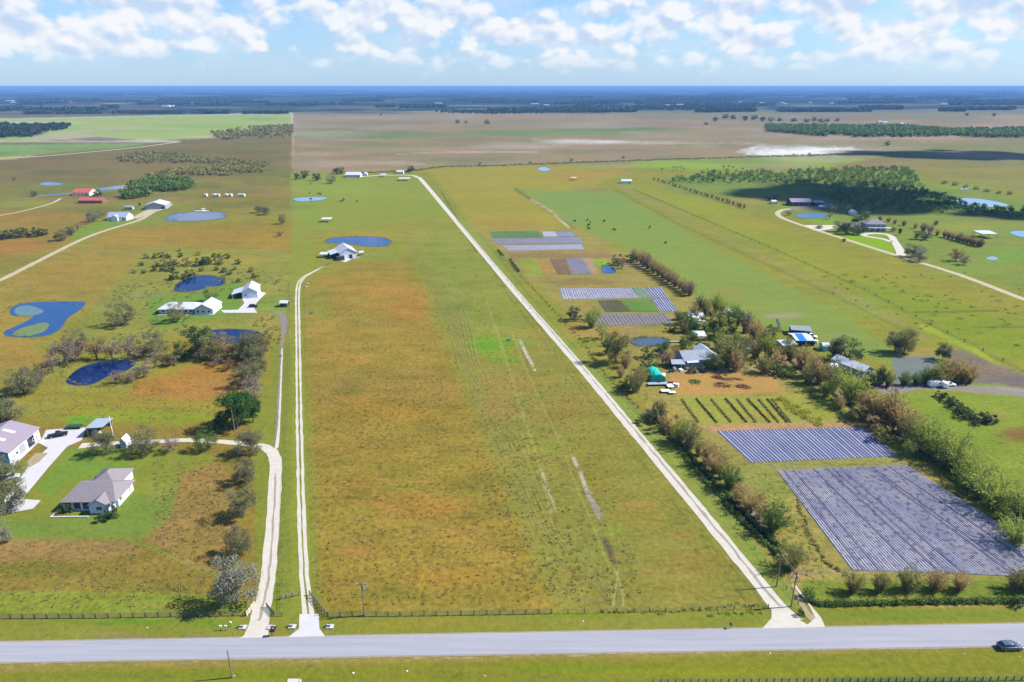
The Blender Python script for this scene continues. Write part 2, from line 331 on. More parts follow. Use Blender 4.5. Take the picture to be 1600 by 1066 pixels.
blob(240,430,60,10,(160,152,62),.6); blob(220,462,60,9,(150,154,84),.7); blob(180,520,60,20,(150,152,70),.7); blob(400,440,50,10,(150,150,70),.7); blob(420,500,30,30,(158,146,74),.6)
blob(300,402,120,8,(178,162,66),.5); blob(390,404,60,5,(176,152,68),.5)
poly([(236,466),(300,460),(375,440),(375,490),(330,500),(246,512),(232,500)], (122,158,60), 3, .9, rough=.4)
poly([(415,466),(445,462),(448,488),(398,488)], (140,165,72), 2, .8)
blob(335,508,60,8,(150,154,60),.6); blob(410,488,22,5,(182,140,92),.6)
poly([(60,600),(150,540),(330,520),(440,530),(430,680),(-20,680),(-20,640)], (158,148,54), 4, rough=.8)
poly([(220,590),(330,566),(380,575),(372,630),(260,625),(190,628)], (188,134,66), 8, .85)
blob(330,608,60,16,(196,128,74),.6); blob(190,570,60,16,(138,162,66),.6); blob(130,600,80,16,(150,146,66),.5)
poly([(100,580),(140,560),(150,570),(110,600),(120,612),(190,600),(210,590),(200,606),(110,614),(90,604)], (158,158,70), 3, .8)
poly([(90,650),(170,640),(330,646),(345,670),(330,690),(110,690)], (148,162,44), 4, .9, rough=.4)
blob(240,665,50,14,(134,172,50),.7); blob(130,656,30,6,(110,164,54),.9)
blob(60,640,60,20,(156,150,62),.7)
# yard of the grey house
poly([(-20,660),(420,660),(425,965),(-20,965)], (152,132,58), 6, rough=1)
poly([(-20,690),(40,720),(100,700),(150,690),(300,705),(360,715),(300,740),(285,790),(262,815),(225,842),(0,845),(-20,845)], (142,150,56), 3, 1, rag=.5, rough=.5)
poly([(60,760),(110,705),(200,700),(215,740),(190,750),(120,745),(70,780)], (124,160,60), 6, .8)
poly([(205,770),(285,760),(262,812),(225,840),(60,843),(0,838),(0,810),(100,812)], (124,152,66), 5, .7)
blob(245,765,32,18,(158,160,66),.7); blob(225,720,60,12,(146,158,56),.5); blob(40,830,60,12,(128,154,62),.5); blob(60,790,30,12,(146,150,66),.5)
poly([(285,735),(340,712),(375,760),(355,900),(300,890),(232,842),(265,812)], (168,136,74), 5, .9)
blob(258,838,36,16,(176,136,100),.6); blob(320,750,28,18,(178,136,84),.5); blob(300,850,50,20,(160,142,64),.5)
poly([(-20,842),(200,846),(215,860),(150,870),(-20,880)], (168,136,82), 5, .8)
blob(60,890,90,16,(134,132,52),.6); blob(210,915,90,16,(146,136,60),.6); blob(110,915,60,18,(150,140,66),.5); blob(90,870,70,8,(172,128,84),.5)
line([(200,843),(270,870),(350,905)], (146,158,70), 6, .5, 5)
poly([(-20,925),(150,925),(330,930),(400,945),(385,962),(-20,962)], (146,162,56), 4, .8)
blob(280,948,60,5,(178,144,84),.6)
poly([(385,600),(452,600),(452,965),(405,965),(398,760)], (142,150,56), 3, .9, rough=.6)
# strip between the two drives
poly([(425,540),(458,540),(458,965),(430,965)], (138,148,56), 2, .8, rough=.5)
poly([(455,270),(480,270),(500,600),(510,965),(455,965)], (150,156,58), 2, 1, rough=.5)
# the big left paddock
poly([(475,440),(560,408),(640,408),(708,560),(862,956),(504,956),(478,600)], (162,141,58), 9, rough=1.15)
poly([(457,272),(655,272),(712,345),(622,345),(540,360),(458,360)], (150,160,60), 3, .9, rough=.5)
blob(540,295,80,16,(150,170,68),.6); blob(480,330,40,14,(140,166,66),.5); blob(560,368,90,6,(172,148,64),.6); blob(590,400,60,8,(150,160,70),.6)
blob(590,455,80,26,(190,142,60),.8); blob(640,480,50,36,(194,132,62),.8); blob(560,470,60,16,(178,146,58),.7)
blob(560,500,50,14,(158,140,62),.7); blob(500,480,26,40,(154,152,62),.7)
poly([(480,590),(700,570),(740,640),(500,640)], (164,136,66), 8, .7); blob(530,560,60,20,(180,146,64),.7)
blob(600,640,120,30,(172,138,54),.7); blob(560,700,100,24,(164,134,58),.6); blob(640,790,110,24,(190,132,58),.8); blob(560,760,60,26,(184,132,60),.6)
blob(720,830,60,18,(192,144,68),.6); blob(560,860,60,16,(196,130,70),.5); blob(560,800,50,12,(150,146,58),.5); blob(690,720,70,24,(160,142,56),.6)
blob(700,900,100,22,(176,140,56),.6); blob(530,910,40,22,(186,138,60),.6); blob(600,930,90,14,(140,134,48),.7); blob(780,930,70,12,(150,138,52),.6)
blob(660,600,50,12,(186,148,66),.5)
# centre strip
poly([(628,352),(712,350),(800,455),(1210,948),(866,948),(740,640),(680,480)], (152,146,66), 7, .92, rough=.9)
poly([(640,355),(720,360),(800,460),(840,540),(760,560),(700,480)], (148,156,62), 5, .8)
blob(760,540,45,18,(112,164,34),.85); blob(790,560,30,8,(122,168,46),.7); blob(700,480,40,40,(140,146,70),.5)
blob(800,600,60,24,(168,142,70),.7); blob(780,640,40,24,(172,134,80),.6); blob(880,640,60,30,(162,136,60),.6); blob(930,740,60,50,(156,138,58),.6)
blob(960,690,50,14,(152,142,60),.5); blob(850,700,40,12,(140,156,48),.6); blob(1000,800,60,30,(160,142,60),.6); blob(900,860,70,40,(142,146,66),.6)
blob(1090,880,80,24,(158,134,62),.6); blob(1040,920,120,16,(146,134,56),.5); blob(960,830,20,12,(150,170,58),.5); blob(990,790,24,8,(180,150,74),.5)
blob(950,940,60,6,(150,132,80),.5)
for k, off in enumerate((0, 5, 9, 14, 19, 25, 31)):        # wandering tyre ruts
    pts = [(668+off*1.0, 440), (700+off, 500), (712+off, 560), (735+off*1.3, 620), (775+off*1.4, 690), (805+off*1.3, 760), (835+off*1.2, 830), (880+off, 880), (930+off*.6, 920), (955+off*.4, 946)]
    line(pts, (100,110,46), 1.5, .35 if k % 2 else .55, 1.6, .38); line([(x + 2.6, y) for x, y in pts], (180,166,98), 1.5, .45, 1.4, .3)
for pts in ([(755,400),(800,470),(870,560),(980,700),(1090,830),(1180,925)], [(780,430),(850,520),(925,620),(1010,730),(1100,850),(1160,930)]): line(pts, (112,118,50), 1.6, .6, 1.6, .35)
for pts in ([(800,520),(815,560),(850,640),(880,700),(900,760),(925,820),(950,880),(960,946)], [(760,470),(790,560),(815,640),(835,700),(850,760),(860,800)]): line(pts, (176,170,92), 3, .5, 2.5)
for pts in ([(880,650),(900,720),(930,800),(960,880)], [(840,620),(875,700),(910,790),(940,860),(965,940)], [(820,560),(860,650),(900,750)]): line(pts, (122,124,58), 1.5, .5, 1.5, .3)
line([(812,532),(822,552),(836,578)], (222,212,190), 4, .9, 1.5, .3)
line([(889,700),(898,720),(908,742),(918,770),(930,792),(938,808)], (200,192,172), 5.5, .95, 1.5, .25)
line([(918,770),(930,792),(938,808)], (170,158,140), 9, .8, 2, .3)
line([(846,735),(856,765),(868,796)], (190,178,138), 4, .8, 2, .25)
line([(945,845),(952,858),(960,878)], (124,108,84), 9, .8, 3, .2); line([(960,890),(972,920),(974,946)], (190,178,120), 2, .7, 1.5); line([(966,890),(962,920),(958,946)], (190,178,120), 2, .7, 1.5)
line([(870,930),(895,915),(930,900)], (170,160,95), 2, .4)
# strip beside the shell road
poly([(700,330),(728,345),(830,470),(940,580),(1150,800),(1255,948),(1225,948),(712,345)], (150,162,74), 3, .9, rough=.5)
for pts in ([(745,360),(830,465),(900,545),(1000,650),(1100,760),(1230,920)],): line(pts, (120,140,60), 3, .5, 3)
line([(690,300),(716,345),(745,395)], (110,104,60), 2, .6); line([(700,270),(712,330)], (130,128,60), 1.5, .5)
poly([(1140,770),(1210,830),(1260,948),(1230,948),(1140,810)], (150,162,70), 4, .6)
# north fields right of the shell road
poly([(665,265),(830,259),(980,262),(870,330),(905,358),(745,362),(690,290)], (170,158,58), 3, .9, rough=.6)
blob(790,350,70,10,(182,142,74),.7); blob(900,275,60,9,(180,146,72),.7); blob(960,268,50,5,(186,140,76),.7); blob(780,280,60,7,(176,158,62),.6); blob(920,300,36,9,(148,128,96),.75)
poly([(808,296),(960,300),(1180,420),(1330,500),(1460,590),(1290,540),(1100,470),(1000,395),(905,358)], (142,160,72), 3, 1, rough=.45)
poly([(835,305),(960,305),(1010,345),(890,345)], (134,160,80), 4, .7)
blob(1150,480,80,20,(150,158,72),.5); blob(1340,480,90,24,(140,166,66),.5); blob(1225,494,40,6,(176,166,136),.7); blob(1310,525,34,6,(164,150,110),.6); blob(1240,430,60,12,(160,160,72),.4)
poly([(965,288),(1110,310),(1640,520),(1640,600),(1440,500),(1180,380)], (154,160,50), 2, 1, rough=.7)
poly([(1130,330),(1230,345),(1640,480),(1640,540),(1300,420)], (160,152,56), 8, .6); blob(1180,350,60,10,(172,156,60),.5)
poly([(1300,430),(1640,500),(1640,580),(1500,540)], (132,152,36), 10, .6)
line([(965,290),(1180,395),(1330,465),(1450,530)], (158,148,92), 4, .6, 3); line([(960,296),(1060,350),(1300,460),(1420,520)], (112,124,58), 3, .4, 3); line([(990,296),(1200,385),(1350,452),(1480,520),(1600,580)], (116,124,54), 1.3, .7)
line([(1440,510),(1520,545),(1600,600),(1640,620)], (160,180,50), 8, .7, 4)
poly([(1470,545),(1500,545),(1640,602),(1640,622),(1530,606),(1500,590)], (132,122,108), 3, .95)
blob(1580,596,50,9,(118,108,110),.8); blob(1540,575,40,8,(150,128,98),.7)
line([(805,296),(850,325),(885,350),(960,400),(1010,430)], (110,116,60), 4, .6, 2.5); line([(830,312),(862,332),(890,356)], (214,202,166), 3.5, .9, 1.5, .25); line([(812,300),(880,345),(900,358)], (122,106,62), 1.5, .6)
for x, y in [(1320,430),(1352,432),(1370,438),(1395,442),(1400,448),(1330,440),(1450,462),(1488,468),(1520,480),(1560,470),(1380,450),(1410,456),(1500,498),(1550,512),(1570,508),(1530,520),(1590,540),(1460,492),(1440,470),(1290,432)]: blob(x, y, 8, 2.2, (96,108,46), .7)
line([(1428,488),(1560,486)], (96,110,50), 1.8, .7); line([(1520,512),(1640,510)], (96,110,50), 1.8, .6); line([(1340,640),(1230,545)], (120,120,60), 1, .3)
# estate and woods at the right
poly([(1030,275),(1420,262),(1480,300),(1640,330),(1640,470),(1400,390),(1220,330),(1050,300)], (138,152,62), 3, 1, rough=.8)
poly([(1040,282),(1200,290),(1170,305),(1080,300)], (120,146,62), 3, .8); blob(1170,315,40,8,(168,148,76),.7); blob(1110,295,50,6,(146,158,64),.6)
poly([(1180,285),(1430,280),(1450,325),(1300,335),(1240,310)], (118,136,72), 4, .85)
poly([(1420,288),(1640,315),(1640,345),(1440,330)], (124,152,66), 4, .7)
poly([(1330,362),(1380,368),(1400,385),(1396,402),(1280,362)], (146,182,30), 2, .95, rough=.3)
poly([(1260,345),(1295,330),(1310,352),(1280,356)], (142,172,52), 2, .8, rough=.4); blob(1420,375,40,10,(130,158,62),.7); blob(1500,355,60,10,(160,160,64),.7); blob(1560,340,50,8,(130,122,84),.6)
poly([(1430,262),(1640,275),(1640,300),(1480,290)], (150,146,66), 3, .8); blob(1500,292,60,5,(140,172,60),.6)
blob(1500,420,80,18,(138,160,62),.6); blob(1580,400,60,16,(126,166,60),.7)
# farm lots
poly([(745,360),(905,356),(1010,420),(1180,520),(1330,600),(1420,700),(1640,860),(1640,960),(1255,948),(1100,740),(920,520),(820,430)], (164,152,78), 4, 1, rough=1)
poly([(790,394),(953,394),(962,404),(798,404)], (160,132,88), 1.5, .9); poly([(812,404),(840,404),(856,430),(826,430)], (156,170,60), 1.5, .8)
poly([(836,406),(858,405),(872,430),(850,430)], (190,146,88), 1.5, .9); poly([(905,404),(925,404),(936,428),(926,428)], (192,160,124), 1.5, .9); poly([(925,405),(946,405),(950,416),(932,416)], (148,184,54), 1.5, .9)
blob(905,440,80,6,(150,126,72),.8); blob(990,436,50,7,(170,150,90),.7); blob(910,478,24,8,(178,150,70),.7); blob(990,412,30,10,(190,160,120),.7)
blob(970,520,50,9,(190,146,110),.8); blob(900,515,40,16,(196,158,92),.7); blob(1050,500,30,10,(178,150,120),.7); blob(940,560,60,20,(172,158,74),.7)
poly([(1045,584),(1207,582),(1230,616),(1058,618)], (198,156,88), 3, 1, rough=.5); blob(1150,606,60,8,(208,158,94),.6)
poly([(1058,620),(1300,616),(1340,660),(1100,668)], (168,168,72), 3, .9, rough=.6); blob(1190,650,60,8,(190,152,84),.5)
poly([(1090,664),(1340,658),(1350,668),(1115,676)], (196,154,112), 2, .9); blob(1260,600,30,14,(150,164,60),.7); blob(1300,636,40,14,(158,170,62),.7)
poly([(1190,780),(1240,760),(1330,893),(1300,920),(1240,900)], (176,160,84), 4, .8); blob(1255,900,24,16,(190,156,96),.7)
poly([(1170,724),(1405,714),(1420,726),(1214,737)], (158,156,88), 2, .8); blob(1400,700,40,12,(154,156,66),.7)
poly([(1170,724),(1214,737),(1250,775),(1230,800),(1150,740)], (150,158,74), 4, .7)
poly([(1245,905),(1640,903),(1640,935),(1260,938)], (128,146,52), 4, .9, rough=.7)
# clearing behind the white trucks
poly([(1340,612),(1380,598),(1560,600),(1640,618),(1640,700),(1560,700),(1440,650)], (144,160,56), 4, 1, rough=.7)
poly([(1400,640),(1500,640),(1640,720),(1640,860),(1500,760)], (138,156,54), 6, .9)
blob(1600,680,50,16,(128,84,54),.9); blob(1500,640,30,10,(120,130,60),.5); blob(1550,650,40,8,(164,150,70),.6)
poly([(1370,596),(1425,598),(1500,600),(1640,610),(1640,622),(1500,612),(1430,608),(1380,616)], (172,162,150), 2, .9, rough=.4)
blob(1395,600,34,8,(140,132,136),.8); blob(1428,556,26,5,(208,156,110),.9); blob(1440,548,28,5,(200,150,96),.6); blob(1520,604,26,6,(120,164,36),.8)
poly([(1395,555),(1465,558),(1470,600),(1400,598)], (128,140,140), 3, .9, rough=.3)
# road verges
poly([(-400,960),(860,958),(1230,950),(1640,948),(2300,940),(2300,1000),(1500,985),(600,1000),(-400,1022)], (147,148,58), 3, 1, rough=.5)
blob(200,972,140,7,(110,152,42),.7); blob(330,975,50,8,(108,158,40),.6); blob(100,990,150,5,(158,150,70),.5); blob(650,975,160,8,(160,146,52),.7)
blob(900,962,90,8,(132,152,40),.6); blob(1150,965,60,8,(130,152,46),.6); blob(1000,975,140,8,(146,148,60),.4); blob(940,975,14,5,(160,134,70),.6)
blob(1450,960,220,9,(130,148,46),.8); blob(1500,975,200,4,(160,160,70),.5)
poly([(-400,1030),(600,1020),(1640,1000),(2300,990),(2300,1300),(-700,1300)], (142,143,46), 3, 1, rough=.6)
poly([(-20,1038),(600,1026),(1640,1004),(1640,1015),(600,1036),(-20,1048)], (164,146,78), 3, .85)
blob(300,1055,320,8,(128,142,40),.7); blob(1450,985,160,3,(150,148,80),.6); blob(900,1045,200,7,(120,148,32),.6); blob(1200,1050,300,8,(152,156,28),.6); blob(1450,1064,200,8,(98,124,52),.8); blob(1000,1066,200,6,(110,140,44),.5)
blob(720,1045,120,6,(156,146,48),.5)
for i in range(70):
    x = rng.uniform(0, 1500); y = 1043 - x * .0215 + rng.uniform(-5, 1); blob(x, y, rng.uniform(4, 14), rng.uniform(1, 2), (206,190,150), rng.uniform(.3, .7))
for x, y, w in [(180,996,70),(310,995,40)]: blob(x, y - 1, w, 2.4, (140,132,130), .8)
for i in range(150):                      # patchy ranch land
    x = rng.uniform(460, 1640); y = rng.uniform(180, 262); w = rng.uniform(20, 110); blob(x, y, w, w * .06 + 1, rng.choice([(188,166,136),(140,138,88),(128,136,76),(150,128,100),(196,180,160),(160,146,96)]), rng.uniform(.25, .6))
for i in range(90):
    x = rng.uniform(-20, 450); y = rng.uniform(228, 330); w = rng.uniform(15, 70); blob(x, y, w, w * .09 + 1, rng.choice([(158,136,88),(122,120,62),(140,140,70),(148,124,76),(112,112,60)]), rng.uniform(.25, .6))
for i in range(160):
    x = rng.uniform(480, 1180); y = rng.uniform(440, 940); w = rng.uniform(6, 34); blob(x, y, w, w * .28, rng.choice([(182,150,74),(140,132,52),(132,142,56),(184,138,70),(120,118,46)]), rng.uniform(.15, .4))
for i in range(120):
    x = rng.uniform(0, 450); y = rng.uniform(330, 940); w = rng.uniform(5, 26); blob(x, y, w, w * .28, rng.choice([(182,150,74),(140,136,56),(132,142,60),(120,118,50)]), rng.uniform(.1, .3))
# haze compensation is left to the renderer; build the mesh
def grid_mesh(name, X, Y, C):
    nr, nc = X.shape; me = bpy.data.meshes.new(name)
    co = np.stack([X, Y, np.zeros_like(X)], -1).reshape(-1, 3).astype(np.float32)
    me.vertices.add(len(co)); me.vertices.foreach_set('co', co.ravel())
    i = np.arange(nr * nc).reshape(nr, nc)
    q = np.stack([i[:-1, :-1], i[:-1, 1:], i[1:, 1:], i[1:, :-1]], -1).reshape(-1, 4).astype(np.int32)
    me.loops.add(q.size); me.loops.foreach_set('vertex_index', q.ravel())
    me.polygons.add(len(q)); me.polygons.foreach_set('loop_start', np.arange(len(q), dtype=np.int32) * 4)
    me.update(calc_edges=True)
    at = me.color_attributes.new('cover', 'FLOAT_COLOR', 'POINT'); at.data.foreach_set('color', C.reshape(-1).astype(np.float32))
    return me
gm = grid_mesh('ground', WX, WY, base)
ground = bpy.data.objects.new('ground', gm); COL.objects.link(ground); tag(ground, kind='structure')
def ground_mat(attr=True):
    m, nt, p = newmat('grass_cover')
    p.inputs['Roughness'].default_value = .95; p.inputs['Specular IOR Level'].default_value = .05
    tcn = nd(nt, 'ShaderNodeTexCoord')
    def noise(sc, det, ro, st=(1, 1, 1)):
        mp = nd(nt, 'ShaderNodeMapping'); mp.inputs['Scale'].default_value = st; nt.links.new(tcn.outputs['Object'], mp.inputs[0])
        n = nd(nt, 'ShaderNodeTexNoise'); n.inputs['Scale'].default_value = sc; n.inputs['Detail'].default_value = det; n.inputs['Roughness'].default_value = ro
        nt.links.new(mp.outputs[0], n.inputs['Vector']); return n.outputs['Fac']
    def mt(op, a, b, c=None, cl=False):
        n = nd(nt, 'ShaderNodeMath'); n.operation = op; n.use_clamp = cl
        for i, v in enumerate((a, b, c)):
            if v is None: continue
            if isinstance(v, (int, float)): n.inputs[i].default_value = v
            else: nt.links.new(v, n.inputs[i])
        return n.outputs[0]
    at = nd(nt, 'ShaderNodeAttribute'); at.attribute_name = 'cover'
    nb = noise(.011, 6, .62, (.6, 1.2, 1)); nm = noise(.09, 6, .65, (.7, 1.3, 1)); nf = noise(.75, 5, .7); 
    val = mt('ADD', mt('MULTIPLY', mt('SUBTRACT', nm, .5), .75), mt('MULTIPLY', mt('SUBTRACT', nf, .5), 1.7))
    val = mt('ADD', val, mt('MULTIPLY', mt('SUBTRACT', nb, .5), .5))
    n4 = noise(.3, 4, .6, (.8, 1.2, 1)); rs = nd(nt, 'ShaderNodeMapRange'); rs.inputs[1].default_value = .56; rs.inputs[2].default_value = .66; rs.inputs[4].default_value = .18; nt.links.new(n4, rs.inputs[0]); val = mt('SUBTRACT', val, rs.outputs[0])
    val = mt('MULTIPLY_ADD', mt('MULTIPLY', val, at.outputs['Alpha']), 1.0, 1.0)
    val = mt('MAXIMUM', val, .35)
    hue = mt('MULTIPLY', mt('ADD', mt('MULTIPLY', mt('SUBTRACT', nb, .5), .55), mt('MULTIPLY', mt('SUBTRACT', nm, .5), .45)), at.outputs['Alpha'])
    cb = nd(nt, 'ShaderNodeCombineXYZ')
    nt.links.new(mt('MULTIPLY', val, mt('MULTIPLY_ADD', hue, .55, 1.0)), cb.inputs[0])
    nt.links.new(mt('MULTIPLY', val, mt('MULTIPLY_ADD', hue, -.12, 1.0)), cb.inputs[1])
    nt.links.new(mt('MULTIPLY', val, mt('MULTIPLY_ADD', hue, .25, 1.0)), cb.inputs[2])
    mx = nd(nt, 'ShaderNodeMix'); mx.data_type = 'RGBA'; mx.blend_type = 'MULTIPLY'; mx.inputs['Factor'].default_value = 1
    nt.links.new(at.outputs['Color'], mx.inputs['A']); nt.links.new(cb.outputs[0], mx.inputs['B'])
    nt.links.new(mx.outputs['Result'], p.inputs['Base Color'])
    bp = nd(nt, 'ShaderNodeBump'); bp.inputs['Strength'].default_value = .6; bp.inputs['Distance'].default_value = .35
    nt.links.new(mt('ADD', nf, mt('MULTIPLY', noise(2.6, 3, .6), .4)), bp.inputs['Height']); nt.links.new(bp.outputs[0], p.inputs['Normal'])
    return m
gm.materials.append(ground_mat())
sk = MB(); sk.add([(-67000,-1900,-1.5),(67000,-1900,-1.5),(67000,69000,-1.5),(-67000,69000,-1.5)], [(0,1,2,3)])
o = sk.build('terrain', surf('distant_terrain', (100, 110, 70), .95, var=.3, scale=.002, k=.35)); tag(o, kind='structure')
# ------------------------------------------------------------------ flat sheets: roads, paths, water, crop beds
def smooth_pts(pts, n=5):
    out = []
    for i in range(len(pts) - 1):
        p0 = Vector(pts[max(i - 1, 0)]); p1 = Vector(pts[i]); p2 = Vector(pts[i + 1]); p3 = Vector(pts[min(i + 2, len(pts) - 1)])
        for k in range(n):
            t = k / n; out.append(.5 * ((2 * p1) + (p2 - p0) * t + (2 * p0 - 5 * p1 + 4 * p2 - p3) * t * t + (3 * p1 - p0 - 3 * p2 + p3) * t ** 3))
    out.append(Vector(pts[-1])); return out
def strip(name, pts, w, mat, z=.03, kind='structure', n=6, rag=0.0):
    """ribbon on the ground; pts are photo pixels, w metres (number or per-point list)"""
    if not hasattr(w, '__len__'): w = [w] * len(pts)
    P = smooth_pts([tuple(G(*p)[:2]) + (w[i],) for i, p in enumerate(pts)], n)
    if rag:                                     # resample so the ragged edge shows
        Q = []
        for a, b in zip(P[:-1], P[1:]):
            k = max(1, int((b.xy - a.xy).length / 2.5)); Q += [a.lerp(b, t / k) for t in range(k)]
        P = Q + [P[-1]]
    r = random.Random(len(P)); vs = []
    for i, p in enumerate(P):
        d = (P[min(i + 1, len(P) - 1)].xy - P[max(i - 1, 0)].xy).normalized(); nn = Vector((-d.y, d.x))
        for s in (-1, 1):
            q = p.xy + nn * s * (p.z / 2 + (r.uniform(-rag, rag) if rag else 0)); vs.append((q.x, q.y, z))
    m = MB(); m.add(vs, [(2*i, 2*i+2, 2*i+3, 2*i+1) for i in range(len(P) - 1)])
    o = m.build(name, mat); return tag(o, kind=kind) if kind else o
def patch(name, pts, mat, z=.03, round_=0, kind='structure', rag=0.0, parent=None):
    """flat polygon on the ground traced in photo pixels"""
    if round_:
        c = pts + pts[:3]; P = smooth_pts([(x, y, 0) for x, y in c], round_)[round_:-round_ * 1]; P = P[:len(pts) * round_]; pts = [(p.x, p.y) for p in P]
    r = random.Random(len(pts)); g = [G(x + r.uniform(-rag, rag), y + r.uniform(-rag, rag) * .4) for x, y in pts]
    me = bpy.data.meshes.new(name); import bmesh
    bm = bmesh.new(); f = bm.faces.new([bm.verts.new((p.x, p.y, z)) for p in g]); 
    if f.normal.z < 0 or True: bm.normal_update()
    if f.normal.z < 0: f.normal_flip()
    bmesh.ops.triangulate(bm, faces=[f]); bm.to_mesh(me); bm.free(); me.materials.append(mat)
    o = bpy.data.objects.new(name, me); COL.objects.link(o); o.parent = parent
    return tag(o, kind=kind) if kind else o
def sheetmat(name, rgb, rgb2, scale=.4, rough=.9, k=KA, sharp=0.0, scale2=3.0):
    m, nt, p = newmat(name); p.inputs['Roughness'].default_value = rough; p.inputs['Specular IOR Level'].default_value = .2
    tcn = nd(nt, 'ShaderNodeTexCoord'); a = nd(nt, 'ShaderNodeTexNoise'); a.inputs['Scale'].default_value = scale; a.inputs['Detail'].default_value = 8; a.inputs['Roughness'].default_value = .7
    nt.links.new(tcn.outputs['Object'], a.inputs[0]); rp = nd(nt, 'ShaderNodeMapRange'); rp.inputs[1].default_value = .3 + sharp; rp.inputs[2].default_value = .7 - sharp
    nt.links.new(a.outputs['Fac'], rp.inputs[0]); mx = nd(nt, 'ShaderNodeMix'); mx.data_type = 'RGBA'
    mx.inputs['A'].default_value = (*[v * k for v in lin(rgb)], 1); mx.inputs['B'].default_value = (*[v * k for v in lin(rgb2)], 1)
    nt.links.new(rp.outputs[0], mx.inputs['Factor']); nt.links.new(mx.outputs['Result'], p.inputs['Base Color']); return m
ASPH = sheetmat('asphalt_pale', (196,196,210), (212,212,224), .25)
SHELL = sheetmat('white_shell', (226,216,198), (244,238,226), .5, k=.50)
SHELLD = sheetmat('shell_wheel_rut', (176,166,146), (214,204,186), .8)
CONC = sheetmat('concrete', (226,222,226), (246,242,244), .3, k=.5)
CREAM = sheetmat('cream_shell', (222,206,168), (240,226,190), .3)
DIRT = sheetmat('sandy_dirt', (190,168,130), (214,196,160), .6)
GRAV = sheetmat('grey_gravel', (150,140,132), (180,168,158), .8)
VERGE = sheetmat('centre_grass', (132,140,58), (160,152,90), 1.2)
# main road: edges traced
rd = MB(); N = 40
for i in range(N + 1):
    x = -500 + 2700 * i / N; top = 1003.5 - (x) * .0182 + 0; bot = 1034.8 - x * .0163
    rd.v += [tuple(G(x, bot, .06)), tuple(G(x, top, .06))]
rd.f = [(2*i, 2*i+2, 2*i+3, 2*i+1) for i in range(N)]; rd.m = [0] * N
def road_mat():
    m = sheetmat('asphalt_road', (190,191,202), (214,214,224), .5); nt = m.node_tree; tn = [n for n in nt.nodes if n.type == 'TEX_NOISE'][0]
    mp = nt.nodes.new('ShaderNodeMapping'); mp.inputs['Scale'].default_value = (.06, 2.2, 1); mp.inputs['Rotation'].default_value = (0, 0, -.03); tcn = [n for n in nt.nodes if n.type == 'TEX_COORD'][0]
    nt.links.new(tcn.outputs['Object'], mp.inputs[0]); nt.links.new(mp.outputs[0], tn.inputs[0]); return m
o = rd.build('road', road_mat()); tag(o, kind='structure')
sh = MB()
for i in range(N + 1):
    x = -500 + 2700 * i / N; top = 1001.6 - x * .0182; bot = 1037.4 - x * .0163
    sh.v += [tuple(G(x, bot + rng.uniform(-.5, .5), .035)), tuple(G(x, top, .035))]
sh.f = [(2*i, 2*i+2, 2*i+3, 2*i+1) for i in range(N)]; sh.m = [0] * N
tag(sh.build('road_shoulder', sheetmat('shoulder_gravel', (176,160,112), (206,196,176), .7)), kind='structure')
# shell road on the right
strip('shell_road', [(1236,972),(1205,935),(1100,806),(1000,685),(900,565),(800,450),(712,345),(660,283),(652,277),(640,274),(600,274),(565,276)], [6,3.7,3.7,3.7,3.7,3.8,4,5,5,5,5,5], SHELL, .03, rag=.13)
strip('road_centre_ruts', [(1222,950),(1205,932),(1100,803),(1000,682),(900,562),(800,447),(712,342)], [.5,.6,.7,.6,.6,.6,.6], SHELLD, .045, rag=.28)
patch('shell_apron', [(1190,984),(1205,966),(1206,948),(1228,948),(1240,964),(1262,976),(1275,966),(1262,945),(1240,915),(1244,916),(1270,950),(1284,966),(1290,980),(1238,984)], SHELL, .05, rag=1)
strip('footpath', [(1235,898),(1240,920),(1256,950),(1272,970)], [.5,.7,1.2,1.6], DIRT, .04, rag=.2)
# left shell drive
strip('shell_driveway', [(398,998),(404,975),(414,930),(421,880),(427,800),(431,735),(428,712),(416,700),(395,695),(340,690),(290,688),(240,690),(160,694),(125,697)], [5.5,4.0,3.6,3.3,3.3,3.5,3.5,3.2,2.6,2.4,2.4,2.4,2.6,3.5], SHELL, .034, rag=.14)
strip('driveway_rut', [(405,970),(416,925),(422,880),(428,800),(431,740)], .55, SHELLD, .048, rag=.2)
patch('driveway_mouth', [(372,998),(388,990),(396,972),(412,972),(415,994),(416,999)], SHELL, .052, rag=.6)
# twin track drive and concrete apron
for dxp in (0, 1):
    strip('wheel_track', [(476+dxp*11,962),(470+dxp*8.5,880),(466+dxp*7.5,760),(464+dxp*6.5,640),(463+dxp*5,520),(463+dxp*4.5,455),(470+dxp*4,436),(490+dxp*2.5,424),(515,412)], [1.0,.9,.8,.8,.85,.9,1.0,1.0,1.2], SHELL if dxp else SHELL, .036, rag=.12)
patch('concrete_apron', [(468,960),(498,960),(499,982),(509,996),(449,997),(467,983)], CONC, .055)
strip('wheel_track', [(437,640),(436,670),(433,700)], .7, SHELL, .04, rag=.1); strip('wheel_track', [(441,545),(439,600),(436,660),(431,704)], .6, SHELL, .041, rag=.1)
strip('gravel_drive', [(430,705),(434,640),(440,545),(444,510),(441,492),(430,488)], [.9,.9,1,3.0,3.2,2.6], GRAV, .032, rag=.2)
